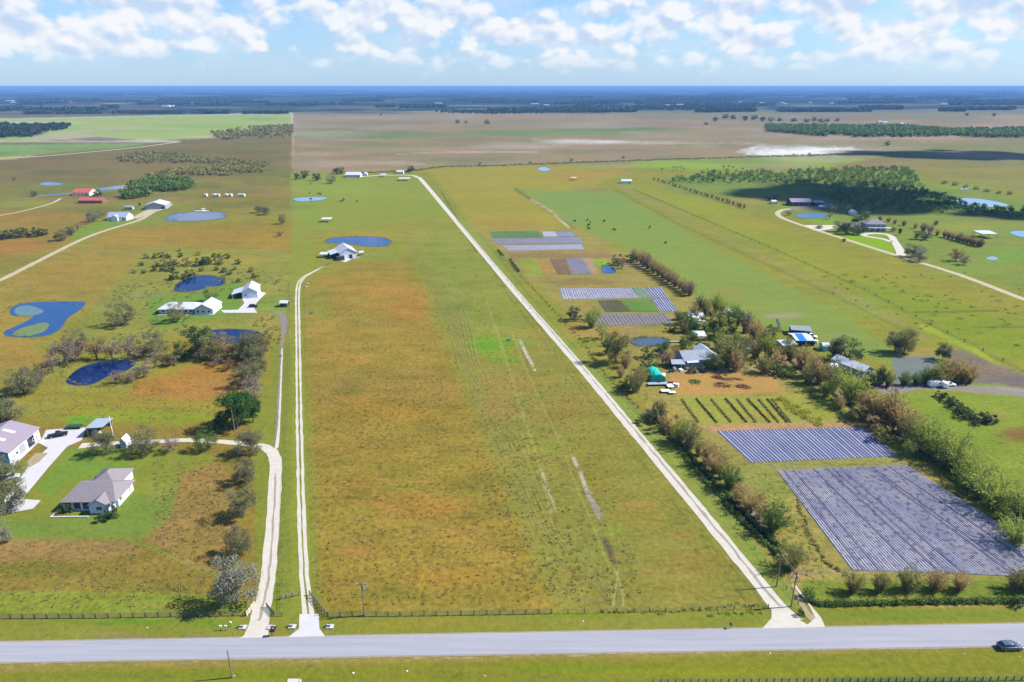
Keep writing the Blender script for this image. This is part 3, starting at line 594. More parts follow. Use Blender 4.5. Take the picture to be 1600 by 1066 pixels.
# white concrete yards
patch('concrete_yard', [(72,672),(135,668),(128,688),(105,698),(78,728),(45,768),(36,780),(64,782),(52,795),(8,803),(-20,803),(-20,775),(0,790),(22,760),(48,724),(75,700),(60,692),(20,730),(0,736),(17,724),(65,687)], CONC, .05)
patch('gravel_patch', [(42,722),(55,708),(75,708),(62,722),(45,731)], DIRT, .07, rag=.6)
patch('concrete_yard', [(378,467),(402,465),(406,456),(416,458),(404,470),(396,480),(402,489),(350,489),(345,485),(372,484),(382,474)], CONC, .05)
patch('concrete_yard', [(531,407),(560,402),(563,398),(556,404),(540,410)], CONC, .05)
# cream road of the upper left farm
strip('shell_road', [(-30,447),(0,438),(60,408),(120,378),(160,362),(215,345),(232,336),(248,326),(262,322)], [4,4,4,4,4,4,4,5,6], CREAM, .04, rag=.1)
patch('concrete_yard', [(225,330),(250,322),(272,318),(262,326),(240,332),(215,342),(205,341)], CREAM, .07)
strip('shell_road', [(-30,343),(0,337),(40,329),(80,318),(95,310)], [3,3,3,3,3], CREAM, .05)
strip('shell_road', [(-30,253),(0,249),(60,245),(140,238),(220,230),(280,222)], 10, CREAM, .3)
# estate road
strip('shell_road', [(1640,480),(1600,468),(1500,430),(1400,399),(1330,377),(1280,361),(1235,346),(1218,338),(1216,332),(1230,327),(1280,325),(1300,324)], [4.5]*9+[5,5,6], CREAM, .06, rag=.1)
strip('estate_drive', [(1402,399),(1408,396),(1398,378),(1390,368),(1370,365),(1352,366),(1352,369),(1380,374),(1392,378)], [6,6,5,5,5,5,4,4,4], SHELL, .08)
patch('estate_drive', [(1256,352),(1300,352),(1322,356),(1300,358),(1280,361),(1272,360)], SHELL, .09)
patch('estate_yard', [(1232,326),(1262,318),(1302,318),(1300,325),(1240,328)], GRAV, .09)
# farm lot tracks
strip('farm_track', [(1240,560),(1180,574),(1120,578),(1060,580)], [3,3,2.5,2], DIRT, .03, rag=.4)
strip('farm_track', [(1640,622),(1560,612),(1500,604),(1440,604),(1390,610),(1370,604)], [4,5,5,5,6,5], GRAV, .035, rag=.4)
# ------------------------------------------------------------------ water
def water(name, rgb, rough=.06):
    m, nt, p = newmat(name); p.inputs['Base Color'].default_value = (*[v for v in rgb], 1); p.inputs['Roughness'].default_value = rough
    p.inputs['IOR'].default_value = 1.33; tcn = nd(nt, 'ShaderNodeTexCoord'); n = nd(nt, 'ShaderNodeTexNoise'); n.inputs['Scale'].default_value = .9; n.inputs['Detail'].default_value = 4
    nt.links.new(tcn.outputs['Object'], n.inputs[0]); bp = nd(nt, 'ShaderNodeBump'); bp.inputs['Strength'].default_value = .12; bp.inputs['Distance'].default_value = .05
    nt.links.new(n.outputs['Fac'], bp.inputs['Height']); nt.links.new(bp.outputs[0], p.inputs['Normal']); return m
WDEEP = water('deep_blue_water', (.002,.014,.075)); WMID = water('blue_water', (.012,.05,.15)); WPALE = water('pale_water', (.13,.24,.33), .1); WDARK = water('black_ditch_water_and_shade', (.006,.010,.018), .1)
BANK = sheetmat('pond_bank', (104,112,84), (140,138,96), .5)
def pond(pts, mat, bank=.8, z=.05):
    cx = sum(p[0] for p in pts) / len(pts); cy = sum(p[1] for p in pts) / len(pts)
    patch('pond_bank', [(cx + (x - cx) * (1 + bank * 2.2 / (abs(x - cx) + abs(y-cy) + 3)), cy + (y - cy) * (1 + bank * 1.3 / (abs(y - cy) + 1.5))) for x, y in pts], BANK, z, 5, rag=.25)
    return patch('pond', pts, mat, z + .03, 5)
pond([(16,487),(24,478),(50,473),(100,472),(132,473),(124,485),(106,497),(95,512),(82,521),(60,526),(20,526),(6,520),(20,512),(42,502),(52,495),(44,492),(22,494)], WMID)
LILY = sheetmat('lily_pads', (120,150,110), (150,168,96), .5)
patch('lily_pads', [(20,523),(32,514),(52,508),(70,504),(77,509),(66,520),(40,526)], LILY, .11, 4, rag=.6)
patch('lily_pads', [(22,486),(34,478),(52,479),(68,487),(50,494),(30,493)], sheetmat('pond_weed', (130,165,190), (110,150,150), .5), .11, 4, rag=.6)
pond([(104,596),(118,580),(140,570),(170,564),(207,564),(212,568),(196,580),(170,588),(145,600),(118,602)], WDEEP)
pond([(322,520),(335,516),(372,515),(400,518),(407,524),(396,532),(372,537),(345,536),(328,530)], WDEEP)
pond([(272,452),(282,440),(305,432),(330,431),(350,437),(348,445),(325,450),(300,455),(280,456)], WDEEP)
pond([(257,343),(272,335),(300,332),(340,332),(353,336),(345,342),(310,345),(275,346)], WMID)
pond([(509,377),(522,372),(560,370),(600,372),(609,378),(604,384),(575,385),(545,381),(520,380)], WMID)
pond([(458,312),(468,309),(500,308),(512,309),(500,313),(470,315)], WPALE)
pond([(62,288),(72,285),(92,286),(98,288),(88,290),(70,290)], WMID)
strip('creek', [(60,306),(90,304),(120,301),(150,298),(178,294),(208,290)], [8,8,8,10,26,20], WMID, .1)
pond([(940,418),(948,415),(958,418),(962,424),(956,427),(944,426)], WMID)
pond([(987,530),(1000,527),(1030,528),(1046,531),(1044,539),(1020,541),(992,540)], water('farm_pond_water', (.05,.08,.11), .12))
pond([(1243,337),(1255,334),(1280,334),(1294,337),(1282,340),(1258,341)], WMID)
pond([(1494,314),(1505,310),(1530,311),(1560,316),(1576,321),(1560,323),(1530,323),(1500,319)], WPALE)
pond([(1578,364),(1590,361),(1640,362),(1640,370),(1600,371)], WPALE); pond([(1540,404),(1550,401),(1560,404),(1552,407)], WPALE)
pond([(840,264),(850,261),(860,265),(850,268)], WPALE); pond([(1500,295),(1508,293),(1514,295),(1508,297)], WPALE)
def ditch(pts, w):
    strip('ditch_bank', pts, [x + 1.6 for x in w], sheetmat('ditch_mud', (92,84,62), (120,112,74), .8), .035, rag=.4)
    strip('ditch_water_and_shade', pts, w, WDARK, .055, rag=.4)  # black strip paints the dark shadow in the ditch along with its water
ditch([(1010,640),(1030,663),(1067,701),(1093,736),(1127,770),(1153,799),(1185,830),(1214,856),(1237,890)], [.6,.8,1,1.1,1.3,1.5,2.6,2,1.2])
ditch([(1205,540),(1260,585),(1321,630),(1363,659),(1397,675),(1434,701),(1468,722),(1502,743),(1539,767),(1578,793),(1630,826)], [.8,.8,.9,1,1.1,1.1,1.2,1.3,1.3,1.4,1.4])
if 0: ditch([(862,450),(885,480),(905,505),(930,545),(950,575),(975,605),(1005,635)], [1,1,1.2,1.2,1.2,1.2,1.2])
patch('sand_bank', [(1160,795),(1172,793),(1186,800),(1197,818),(1190,826),(1172,812)], sheetmat('grey_sand', (150,140,122), (186,176,156), 1), .06, rag=.8)
# ------------------------------------------------------------------ crop fields (raised beds, real ridges)
def bedmat(name, a, b, speck=None, sc=2.5, rough=.7, k=KA):
    m, nt, p = newmat(name); p.inputs['Roughness'].default_value = rough; p.inputs['Specular IOR Level'].default_value = .3
    tcn = nd(nt, 'ShaderNodeTexCoord'); n = nd(nt, 'ShaderNodeTexNoise'); n.inputs['Scale'].default_value = .12; n.inputs['Detail'].default_value = 6; n.inputs['Roughness'].default_value = .75
    nt.links.new(tcn.outputs['Object'], n.inputs[0]); r = nd(nt, 'ShaderNodeMapRange'); r.inputs[1].default_value = .35; r.inputs[2].default_value = .65; nt.links.new(n.outputs['Fac'], r.inputs[0])
    mx = nd(nt, 'ShaderNodeMix'); mx.data_type = 'RGBA'; mx.inputs['A'].default_value = (*[v * k for v in lin(a)], 1); mx.inputs['B'].default_value = (*[v * k for v in lin(b)], 1)
    nt.links.new(r.outputs[0], mx.inputs['Factor']); out = mx.outputs['Result']
    if speck:
        n2 = nd(nt, 'ShaderNodeTexNoise'); n2.inputs['Scale'].default_value = sc; n2.inputs['Detail'].default_value = 2; nt.links.new(tcn.outputs['Object'], n2.inputs[0])
        r2 = nd(nt, 'ShaderNodeMapRange'); r2.inputs[1].default_value = .5; r2.inputs[2].default_value = .66; r2.inputs[4].default_value = .85; nt.links.new(n2.outputs['Fac'], r2.inputs[0])
        m2 = nd(nt, 'ShaderNodeMix'); m2.data_type = 'RGBA'; nt.links.new(r2.outputs[0], m2.inputs['Factor']); nt.links.new(out, m2.inputs['A']); m2.inputs['B'].default_value = (*[v * k for v in lin(speck)], 1); out = m2.outputs['Result']
    nt.links.new(out, p.inputs['Base Color']); return m
SOIL = bedmat('bed_soil', (120,112,124), (138,124,120)); LSOIL = bedmat('pale_bed_soil', (200,200,216), (220,218,228))
PLAS = bedmat('grey_violet_mulch', (150,150,180), (188,184,196), (100,98,120), 1.1, .5, .52); PLASW = bedmat('worn_violet_mulch', (158,158,184), (198,190,192), (98,94,112), .75, .5, .60); PLASB = bedmat('blue_grey_mulch', (104,116,168), (140,146,186), None, 2, .35, .5)
GREENB = bedmat('green_crop', (96,160,60), (130,190,70), (70,110,50)); DGREEN = bedmat('dark_green_crop', (100,120,60), (130,140,70), (80,90,50)); BRIGHT = bedmat('bright_green_crop', (130,190,40), (160,210,60))
BLUEB = bedmat('blue_mulch', (70,100,160), (100,130,185)); GREYB = bedmat('grey_mulch', (150,148,158), (170,164,170), (120,112,116)); BROWNB = bedmat('brown_crop_rows', (120,100,76), (146,122,90))
TANB = bedmat('tan_crop', (190,150,100), (210,170,110)); WHITEB = bedmat('white_mulch', (205,205,220), (225,225,235))
PLASL = bedmat('pale_mulch', (176,176,200), (206,202,214), (140,136,150), .8, .5, .56); PLASD = bedmat('dark_mulch', (124,124,156), (150,146,172), (88,86,104), .9, .5, .5)
def crop(q, n, bed, soil, fill=.68, h=.16, ends=.0):
    TL, TR, BR, BL = [G(*p) for p in q]; m = MB(); r = random.Random(n)
    m.add([(p.x, p.y, .035) for p in (BL, BR, TR, TL)], [(0,1,2,3)], 1)
    K = 10
    for i in range(n):
        if r.random() < .02 and n < 60: continue
        jw = (r.uniform(-.1, .1) / n, r.uniform(-.1, .1) / n); a0 = (i + .5 - fill / 2) / n; a1 = (i + .5 + fill / 2) / n; prev = None; base_i = None
        vs = []
        for j in range(K + 1):
            t = j / K; t = ends + t * (1 - 2 * ends)
            w = jw[0] + (jw[1] - jw[0]) * j / K
            pl = TL.lerp(TR, a0 + w).lerp(BL.lerp(BR, a0 + w), t); pr = TL.lerp(TR, a1 + w).lerp(BL.lerp(BR, a1 + w), t)
            mid1 = pl.lerp(pr, .2); mid2 = pl.lerp(pr, .8)
            vs += [(pl.x, pl.y, .04), (mid1.x, mid1.y, .04 + h), (mid2.x, mid2.y, .04 + h), (pr.x, pr.y, .04)]
        m.add(vs, [(4*j+c, 4*j+c+1, 4*j+c+5, 4*j+c+4) for j in range(K) for c in range(3)] + [(0,3,2,1), (4*K, 4*K+1, 4*K+2, 4*K+3)], 0 if n != 70 else r.choice((0, 0, 0, 0, 0, 2, 3)))
    return tag(m.build('crop_field', [bed, soil, PLASL, PLASD]), kind='structure')
crop([(1214,736),(1416,727),(1610,865),(1332,890)][:2] + [(1700,905),(1331,891)], 70, PLASW, LSOIL, .74)
crop([(1120,674),(1352,668),(1403,713),(1172,723)], 42, PLASB, LSOIL, .66)
crop([(766,362),(840,361),(850,372),(770,372)], 20, GREENB, DGREEN, .6); crop([(847,362),(867,362),(872,370),(850,370)], 8, WHITEB, LSOIL, .7); crop([(867,362),(894,362),(900,370),(872,370)], 8, BLUEB, LSOIL, .6)
crop([(766,373),(905,371),(913,381),(778,382)], 36, PLAS, GREYB, .6); crop([(785,384),(909,382),(912,390),(795,392)], 34, PLAS, LSOIL, .5)
crop([(859,405),(884,405),(893,429),(872,429)], 12, BROWNB, TANB, .6); crop([(885,404),(910,404),(925,428),(895,429)], 12, PLAS, GREYB, .6)
crop([(874,451),(985,450),(999,466),(879,468)], 30, PLAS, LSOIL, .6); crop([(986,450),(1004,450),(1020,466),(1000,467)], 6, GREENB, LSOIL, .7); crop([(1005,450),(1032,449),(1044,466),(1021,466)], 6, BLUEB, WHITEB, .6)
crop([(934,470),(967,469),(987,487),(946,488)], 12, DGREEN, BROWNB, .6); crop([(968,469),(1017,468),(1030,487),(988,487)], 16, BRIGHT, DGREEN, .7); crop([(1018,467),(1044,467),(1060,486),(1032,487)], 7, BLUEB, WHITEB, .6)
crop([(916,492),(1040,490),(1052,506),(928,511)], 22, GREYB, BROWNB, .7, .08)
# ------------------------------------------------------------------ building kit
WH = surf('white_wall', (236,236,236), .6, var=.04, k=.85); SHADEW = surf('blue_grey_shaded_wall', (188,198,218), .6, var=.05); CREAMW = surf('cream_wall', (224,216,200), .7, var=.05)  # the bluish wall is white siding with its shade put into the colour
GREYW = surf('grey_wall', (150,152,156), .7, var=.06); DARKW = surf('dark_wall', (52,60,66), .7, var=.08); BSHADEW = surf('blue_shaded_metal_wall', (70,130,185), .5, var=.05, wave=(3, 'X')); BROWNW = surf('brown_wall', (120,92,70), .8, var=.1)
SHING = surf('mauve_grey_shingles', (150,142,148), .85, var=.1, scale=1.5, k=.62, bump=.3); MAUVE = surf('mauve_metal_roof', (168,154,168), .45, var=.06, scale=.3, k=.62, wave=(1.2, 'Y'))
WROOF = surf('white_metal_roof', (226,232,242), .4, var=.07, scale=.5, k=.62, wave=(1.2, 'X')); GROOF = surf('grey_metal_roof', (150,160,174), .45, var=.15, scale=.6, k=.7, wave=(1.4, 'X')); BLROOF = surf('pale_blue_metal_roof', (178,192,212), .45, var=.06, k=.6, wave=(1.4, 'X'))
RROOF = surf('red_tile_roof', (168,84,78), .7, var=.15, scale=1.0); PROOF = surf('faded_pink_roof', (200,150,140), .7, var=.15); DMETAL = surf('dark_metal', (60,62,66), .5, .4); TRIM = surf('white_trim', (240,240,240), .5, var=.02, k=.9)
GLASS = surf('dark_window_glass', (34,42,54), .12, var=.05, spec=.8); SCREEN = surf('porch_screen', (58,62,72), .6, var=.1); WOODM = surf('grey_timber', (140,126,108), .85, var=.15, scale=4); WOODL = surf('white_timber', (230,226,216), .7, var=.06); GREENP = surf('dark_green_paint_and_shade', (36,78,48), .6)
BLUET = surf('bright_blue_tarp', (22,104,196), .5, var=.08, scale=2, bump=.5); TEAL = surf('teal_shade_cloth', (18,168,150), .6, var=.12, scale=1.5, bump=.6); POLE = surf('weathered_pole', (122,110,96), .85, var=.15, scale=5); STEEL = surf('galvanised_steel', (170,174,178), .4, .6, var=.06)
def at(p0, p1):
    a = G(*p0); b = G(*p1); return a, math.atan2(b.y - a.y, b.x - a.x), (b - a).length
def opening(root, name, L, D, face, u, z, w, h, frame=None, pane=None, fw=.09, pname='pane'):
    frame = frame or TRIM; pane = pane or GLASS
    T = {'F': lambda a, o, zz: (a, -o, zz), 'R': lambda a, o, zz: (L + o, a, zz), 'B': lambda a, o, zz: (L - a, D + o, zz), 'L': lambda a, o, zz: (-o, D - a, zz)}[face]
    def bx(m, a0, a1, o0, o1, z0, z1):
        vs = [T(a, o, zz) for zz in (z0, z1) for (a, o) in ((a0, o0), (a1, o0), (a1, o1), (a0, o1))]
        m.add(vs, [(0,1,2,3),(7,6,5,4),(0,4,5,1),(1,5,6,2),(2,6,7,3),(3,7,4,0)])
    m = MB(); bx(m, u, u + fw, -.05, .06, z, z + h); bx(m, u + w - fw, u + w, -.05, .06, z, z + h); bx(m, u + fw, u + w - fw, -.05, .06, z + h - fw, z + h); bx(m, u + fw, u + w - fw, -.05, .06, z, z + fw)
    fr = m.build(name, frame, root); g = MB(); bx(g, u + fw, u + w - fw, -.04, .03, z + fw, z + h - fw); g.build(pname, pane, fr); return fr
def fixn(o):
    import bmesh
    bm = bmesh.new(); bm.from_mesh(o.data); bmesh.ops.recalc_face_normals(bm, faces=bm.faces); bm.to_mesh(o.data); bm.free(); return o
def wall_block(root, x0, x1, y0, y1, hw, hr, axis, mat, name='wall'):
    m = MB()
    if axis == 'y':
        c = (x0 + x1) / 2; prof = [(x0, 0), (x1, 0), (x1, hw), (c, hr), (x0, hw)]; vs = [(a, y0, z) for a, z in prof] + [(a, y1, z) for a, z in prof]
    else:
        c = (y0 + y1) / 2; prof = [(y0, 0), (y1, 0), (y1, hw), (c, hr), (y0, hw)]; vs = [(x0, a, z) for a, z in prof] + [(x1, a, z) for a, z in prof]
    m.add(vs, [(0,1,2,3,4),(9,8,7,6,5)] + [(i, 5 + i, 5 + (i + 1) % 5, (i + 1) % 5) for i in range(5)]); return fixn(m.build(name, mat, root))
def gable_roof(root, x0, x1, y0, y1, hw, hr, axis, mat, ov=.45, th=.14, name='roof'):
    m = MB(); z = .12
    if axis == 'y':
        c = (x0 + x1) / 2; sl = (hr - hw) / (c - x0); lo = hw - sl * ov + z; y0 -= ov; y1 += ov
        m.slab([(x0-ov,y0,lo),(c,y0,hr+z),(c,y1,hr+z),(x0-ov,y1,lo)], th); m.slab([(c+.001,y0,hr+z),(x1+ov,y0,lo),(x1+ov,y1,lo),(c+.001,y1,hr+z)], th)
    else:
        c = (y0 + y1) / 2; sl = (hr - hw) / (c - y0); lo = hw - sl * ov + z; x0 -= ov; x1 += ov
        m.slab([(x0,y0-ov,lo),(x1,y0-ov,lo),(x1,c,hr+z),(x0,c,hr+z)], th); m.slab([(x0,c+.001,hr+z),(x1,c+.001,hr+z),(x1,y1+ov,lo),(x0,y1+ov,lo)], th)
    return m.build(name, mat, root)
def hip_roof(root, x0, x1, y0, y1, hw, hr, mat, ov=.5, name='roof', capw=None):
    m = MB(); x0 -= ov; x1 += ov; y0 -= ov; y1 += ov; d = min(x1 - x0, y1 - y0) / 2 * (capw or 1)
    z0 = hw + .02
    if x1 - x0 >= y1 - y0: a = (x0 + d, (y0+y1)/2, hr); b = (x1 - d, (y0+y1)/2, hr)
    else: a = ((x0+x1)/2, y0 + d, hr); b = ((x0+x1)/2, y1 - d, hr)
    vs = [(x0,y0,z0),(x1,y0,z0),(x1,y1,z0),(x0,y1,z0), a, b]
    if x1 - x0 >= y1 - y0: fs = [(0,1,5,4),(1,2,5),(2,3,4,5),(3,0,4)]
    else: fs = [(0,1,4),(1,2,5,4),(2,3,5),(3,0,4,5)]
    lo = [(x, y, z - .18) for x, y, z in vs[:4]]; vs += lo
    fs += [(6,7,1,0),(7,8,2,1),(8,9,3,2),(9,6,0,3),(9,8,7,6)]
    m.add(vs, fs); return fixn(m.build(name, mat, root))
def flat_roof(root, x0, x1, y0, y1, zf, zb, mat, ov=.3, th=.12, name='roof'):
    m = MB(); m.slab([(x0-ov,y0-ov,zf),(x1+ov,y0-ov,zf),(x1+ov,y1+ov,zb),(x0-ov,y1+ov,zb)], th); return m.build(name, mat, root)
def posts(root, pts, h, mat, w=.14, name='post'):
    for x, y in pts: MB().box(x - w, x + w, y - w, y + w, 0, h).build(name, mat, root)
def building(name, cat, label, p0, p1, D, hw, hr, axis, wall, roof, wins=(), doors=(), group=None, ov=.45, rz=None, L=None):
    a, r, l = at(p0, p1); L = L or l; root = empty(name, a, r if rz is None else rz, label, cat, group)
    wall_block(root, 0, L, 0, D, hw, hr, axis, wall)
    if axis == 'h': pass
    gable_roof(root, 0, L, 0, D, hw, hr, axis, roof, ov)
    for f, u, z, w, h in wins: opening(root, 'window', L, D, f, u, z, w, h)
    for f, u, w, h, pm in doors: opening(root, 'door', L, D, f, u, .02, w, h, TRIM, pm, pname='door_panel')
    root['_L'] = L; del root['_L']; return root, L
# grey roofed house, bottom left
a, r, l = at((100,800), (183,800)); L = 13.4; D = 9.6
h = empty('house', G(101,798), R(1.5), 'low bungalow with mauve grey shingle roof and sunlit white right wall, on the bright green lawn', 'house')
wall_block(h, 0, L, 1.6, D, 2.8, 2.9, 'x', SHADEW)
MB().box(L - .05, L + .03, 1.7, D - .1, .02, 2.7).build('sunlit_side_wall', WH, h)  # white sheet paints the sunlit side, the other walls carry a shade tint
hip_roof(h, 0, L + .1, .1, D + .2, 2.75, 5.6, SHING, .5, capw=.55)
wall_block(h, 7.6, 12.6, -1.6, 4, 2.6, 4.1, 'y', SHADEW, 'front_gable_wall'); gable_roof(h, 7.6, 12.6, -1.6, 6.2, 2.6, 4.15, 'y', SHING, .4, name='front_gable_roof')
wall_block(h, 2.6, 10.2, D + .1, D + 6.4, 2.8, 2.9, 'x', SHADEW, 'rear_wing_wall'); hip_roof(h, 2.6, 10.2, D - 2.6, D + 6.4, 2.8, 5.3, SHING, .5, 'rear_wing_roof')
for i in range(3): opening(h, 'porch_screen', L, 1.55, 'F', .3 + i * 2.3, .3, 2.2, 2.3, TRIM, SCREEN, .16, 'screen')
for i in range(4): MB().box(.15 + i * 2.3 - .1, .15 + i * 2.3 + .1, -.25, -.08, 0, 2.7).build('porch_post', TRIM, h)
MB().box(-.1, 7.5, -.3, 1.5, 0, .12).build('porch_floor', CONC, h)
o = opening(h, 'window', L, D, 'F', 9.3, 1.0, 1.7, 1.2); o.location.y = -1.6
for u in (2.2, 4.4): opening(h, 'window', L, D, 'R', u, 1.0, 1.4, 1.2)
opening(h, 'door', L, D, 'R', 7.2, .03, 1.0, 2.1, TRIM, SHADEW, pname='door_panel')
MB().box(-1.9, 7.9, -3.3, -2.9, 0, .3).box(-1.9, -1.5, -2.9, 0, 0, .3).build('border_kerb', CONC, h)
MB().tube([(5.2, 7.5, 5.1), (5.2, 7.5, 5.7)], .12, 8).build('vent_pipe', DMETAL, h)
# big mauve roofed barn at the left edge
q0, q1 = G(17,725), G(64,686); side = (q1 - q0); rz = math.atan2(side.y, side.x) - math.pi / 2; D = side.length; L = 16.0
org = q0 - Vector((math.cos(rz), math.sin(rz), 0)) * L
b = empty('barn', org, rz, 'large barn with mauve grey roof, white side and blue shaded gable at the left edge', 'barn')
wall_block(b, 0, L, 0, D, 3.9, 6.6, 'y', WH); MB().box(.05, L - .05, -.06, .02, .05, 3.9).build('gable_shade_sheet', BSHADEW, b)  # blue sheet over the white wall paints the shade on the gable
gable_roof(b, 0, L, 0, D, 3.9, 6.6, 'y', MAUVE, .5)
for yy in (D * .3, D * .62):
    MB().slab([(L * .58, yy, 6.15), (L * .78, yy, 5.08), (L * .78, yy + 1.1, 5.08), (L * .58, yy + 1.1, 6.15)], .03).build('skylight', TRIM, b).location.z = .22
for u, w, hh in ((D * .1, 1.1, 2.2), (D * .3, 3.2, 3.2), (D * .58, 3.6, 3.3), (D * .85, 1.1, 2.2)): opening(b, 'door', L, D, 'R', u, .02, w, hh, TRIM, GLASS if u > D * .5 and w > 3 else GREYW, pname='door_panel')
for u in (D * .2, D * .75): opening(b, 'window', L, D, 'R', u, 1.2, 1.1, 1.0)
# open carport shed
a, r, l = at((138,683), (157,682)); c = empty('carport', a, r, 'small open shed with pale blue grey metal roof at the yard corner', 'shed')
flat_roof(c, 0, l + 1, 0, 7.5, 3.3, 2.7, BLROOF); posts(c, [(.1,.1),(l/2,.1),(l+.7,.1),(.1,7.2),(l+.7,7.2)], 2.75, WOODM)
MB().box(.1, l + .7, 7.2, 7.35, 0, 2.6).build('back_wall', BROWNW, c)
MB().box(.5, 1.6, 1.5, 3, 0, 1.0).box(2.2, 3.3, 1, 2.6, 0, .8).build('stored_crate', WOODL, c)
# play house
r_, L_ = building('playhouse', 'playhouse', 'little white gabled playhouse half hidden by a driveway tree', (189,700), (198,700), 2.6, 2.2, 3.4, 'y', SHADEW, TRIM, [('F', .5, .9, .7, .6)], [('R', .8, .8, 1.7, GREYW)], ov=.25)
# long white ranch house
a = G(248,492); L = 26.5; D = 9.0; h = empty('house', a, R(1.5), 'long ranch house with white metal hip roof between two blue ponds', 'house')
MB().box(0, 20, 1, D, 0, 2.7).build('wall', SHADEW, h); MB().box(17.5, L, 0, D + 2.5, 0, 2.75).build('wing_wall', SHADEW, h); MB().box(L - .02, L + .05, .1, D + 2.4, .02, 2.7).build('sunlit_side_wall', WH, h)  # walls tinted bluish as shade, right side overlaid white as sunlit
hip_roof(h, 0, 20, .6, D, 2.7, 5.0, WROOF, .6); gable_roof(h, 17.5, L, 0, D + 2.5, 2.75, 5.2, 'y', WROOF, .5, name='wing_roof')
MB().add([(17.6,-.02,2.7),(L-.1,-.02,2.7),((17.5+L)/2,-.02,5.1),(17.6,.2,2.7),(L-.1,.2,2.7),((17.5+L)/2,.2,5.1)], [(0,1,2),(5,4,3)]).build('gable_wall', SHADEW, h)
for u in (1.2, 3.4, 5.6, 9, 12.2, 14.6): opening(h, 'window', L, D, 'F', u, .9, 1.5, 1.2).location.y = 1.0
for u in (18.6, 21.2, 24): opening(h, 'window', L, D, 'F', u, .9, 1.3, 1.2)
opening(h, 'door', L, D, 'F', 16.2, .03, 1.0, 2.1, TRIM, GLASS, pname='door_panel').location.y = 1.0
for u in (2.5, 6.5): opening(h, 'window', L, D, 'R', u, .9, 1.6, 1.2)
MB().box(-.3, L + .5, -1.0, -.1, .04, .16).build('front_path', CONC, h)
# garage barn of that house
bq, L = building('barn', 'barn', 'white gabled barn with left lean-to carport beside the concrete yard', (379,467), (403,465.5), 13, 3.6, 6.0, 'y', SHADEW, WROOF, [('F', 1.2, 1.4, 1, 1)], [('F', 3.2, 3, 2.8, WH), ('R', 2, 3, 2.6, WH), ('R', 7, 3, 2.6, WH)])
flat_roof(bq, -5.2, -.5, 1, 11, 0, 0, WROOF).location.z = 0; o = [x for x in bq.children if x.name.startswith('roof')][-1]
for v in o.data.vertices: v.co.z += 2.4 + (v.co.x + 5.2) * .24
o.name = 'lean_to_roof'; posts(bq, [(-5,1.2),(-5,6),(-5,10.8)], 2.3, TRIM); MB().box(-5, -.2, 10.7, 10.9, 0, 2.3).build('lean_to_wall', DARKW, bq)
# big white barn by the long pond
bq, L = building('barn', 'barn', 'tall white roofed barn with dark open bays in front of the long blue pond', (532,406), (558,403.5), 17, 4.2, 7.2, 'y', SHADEW, WROOF, [], [('F', 2.5, 2.4, 2.8, WH), ('F', 5.6, 2.2, 3, GLASS), ('F', 8, 2, 3, WH), ('R', 4, 3, 3, GREYW)])
MB().slab([(-5.5, 4, 2.9), (-.45, 4, 4.15), (-.45, 16, 4.15), (-5.5, 16, 2.9)], .12).build('lean_to_roof', WROOF, bq)
MB().box(-5.4, -5.25, 4.2, 15.8, 0, 2.8).box(-5.2, -.1, 15.6, 15.8, 0, 2.8).box(-5.25, -.1, 7.0, 7.15, 0, 2.8).build('lean_to_wall', DARKW, bq); posts(bq, [(-5.2,4.3),(-2.7,4.3)], 2.9, DMETAL)
MB().box(-2.6, 2.2, -2.6, -.1, 0, 2.6).build('front_store_wall', DARKW, bq)
def simple(name, cat, label, x0, x1, yb, D, hw, hr, axis, wall, roof, dy=0, wins=1, group=None, door=GLASS):
    root, L = building(name, cat, label, (x0, yb), (x1, yb + dy), D, hw, hr, axis, wall, roof, group=group, ov=.35)
    if wins:
        k = max(1, int(L / 4))
        for i in range(k): opening(root, 'window', L, D, 'F', (i + .35) * L / k, 1.0, min(1.3, L / 6), 1.0)
    opening(root, 'door', L, D, 'F', L * .78, .02, min(1.2, L * .15) if wins else min(3, L * .3), min(hw - .3, 2.4), TRIM, door, pname='door_panel'); return root, L
def shelter(name, label, x0, x1, yb, D, h, roof, dy=0, cat='shelter', rise=.5, group=None):
    a, r, l = at((x0, yb), (x1, yb + dy)); c = empty(name, a, r, label, cat, group); flat_roof(c, 0, l, 0, D, h, h + rise, roof)
    posts(c, [(.1,.1),(l-.1,.1),(.1,D-.1),(l-.1,D-.1),(l/2,.1),(l/2,D-.1)], h - .05, WOODM, .12); return c
simple('shed', 'shed', 'small dark shed with white roof on the fence line near the left barn', 438, 449, 480, 3.5, 2.2, 3.0, 'x', DARKW, WROOF, 0, 0)
shelter('shelter', 'small white canopy standing in pasture left of the tall white roofed barn', 500, 511, 403, 4, 2.4, WROOF)
shelter('shelter', 'tiny canopy just right of the tall white roofed barn', 561, 567, 400, 3, 2.2, WROOF)
shelter('shelter', 'flat white livestock shelter alone in the pasture above the long pond', 502, 517, 347.5, 5, 2.6, WROOF)
simple('farmhouse', 'house', 'far farmhouse with white roof at the top of the left pasture', 540, 563, 277.5, 12, 3.2, 5.8, 'x', SHADEW, WROOF); simple('shed', 'shed', 'small white shed right beside the far farmhouse', 566, 573, 275, 7, 2.6, 4, 'y', WH, WROOF, wins=0)
shelter('shelter', 'far open shelter in the middle of the track by the farmhouse', 594, 603, 277, 6, 3, WROOF); simple('shed', 'shed', 'far white cottage beside the round tree at the track end', 620, 630, 272, 8, 2.8, 4.2, 'x', CREAMW, WROOF)
shelter('shelter', 'long low shelter below the bend of the far track', 623, 640, 283, 7, 2.8, WROOF)
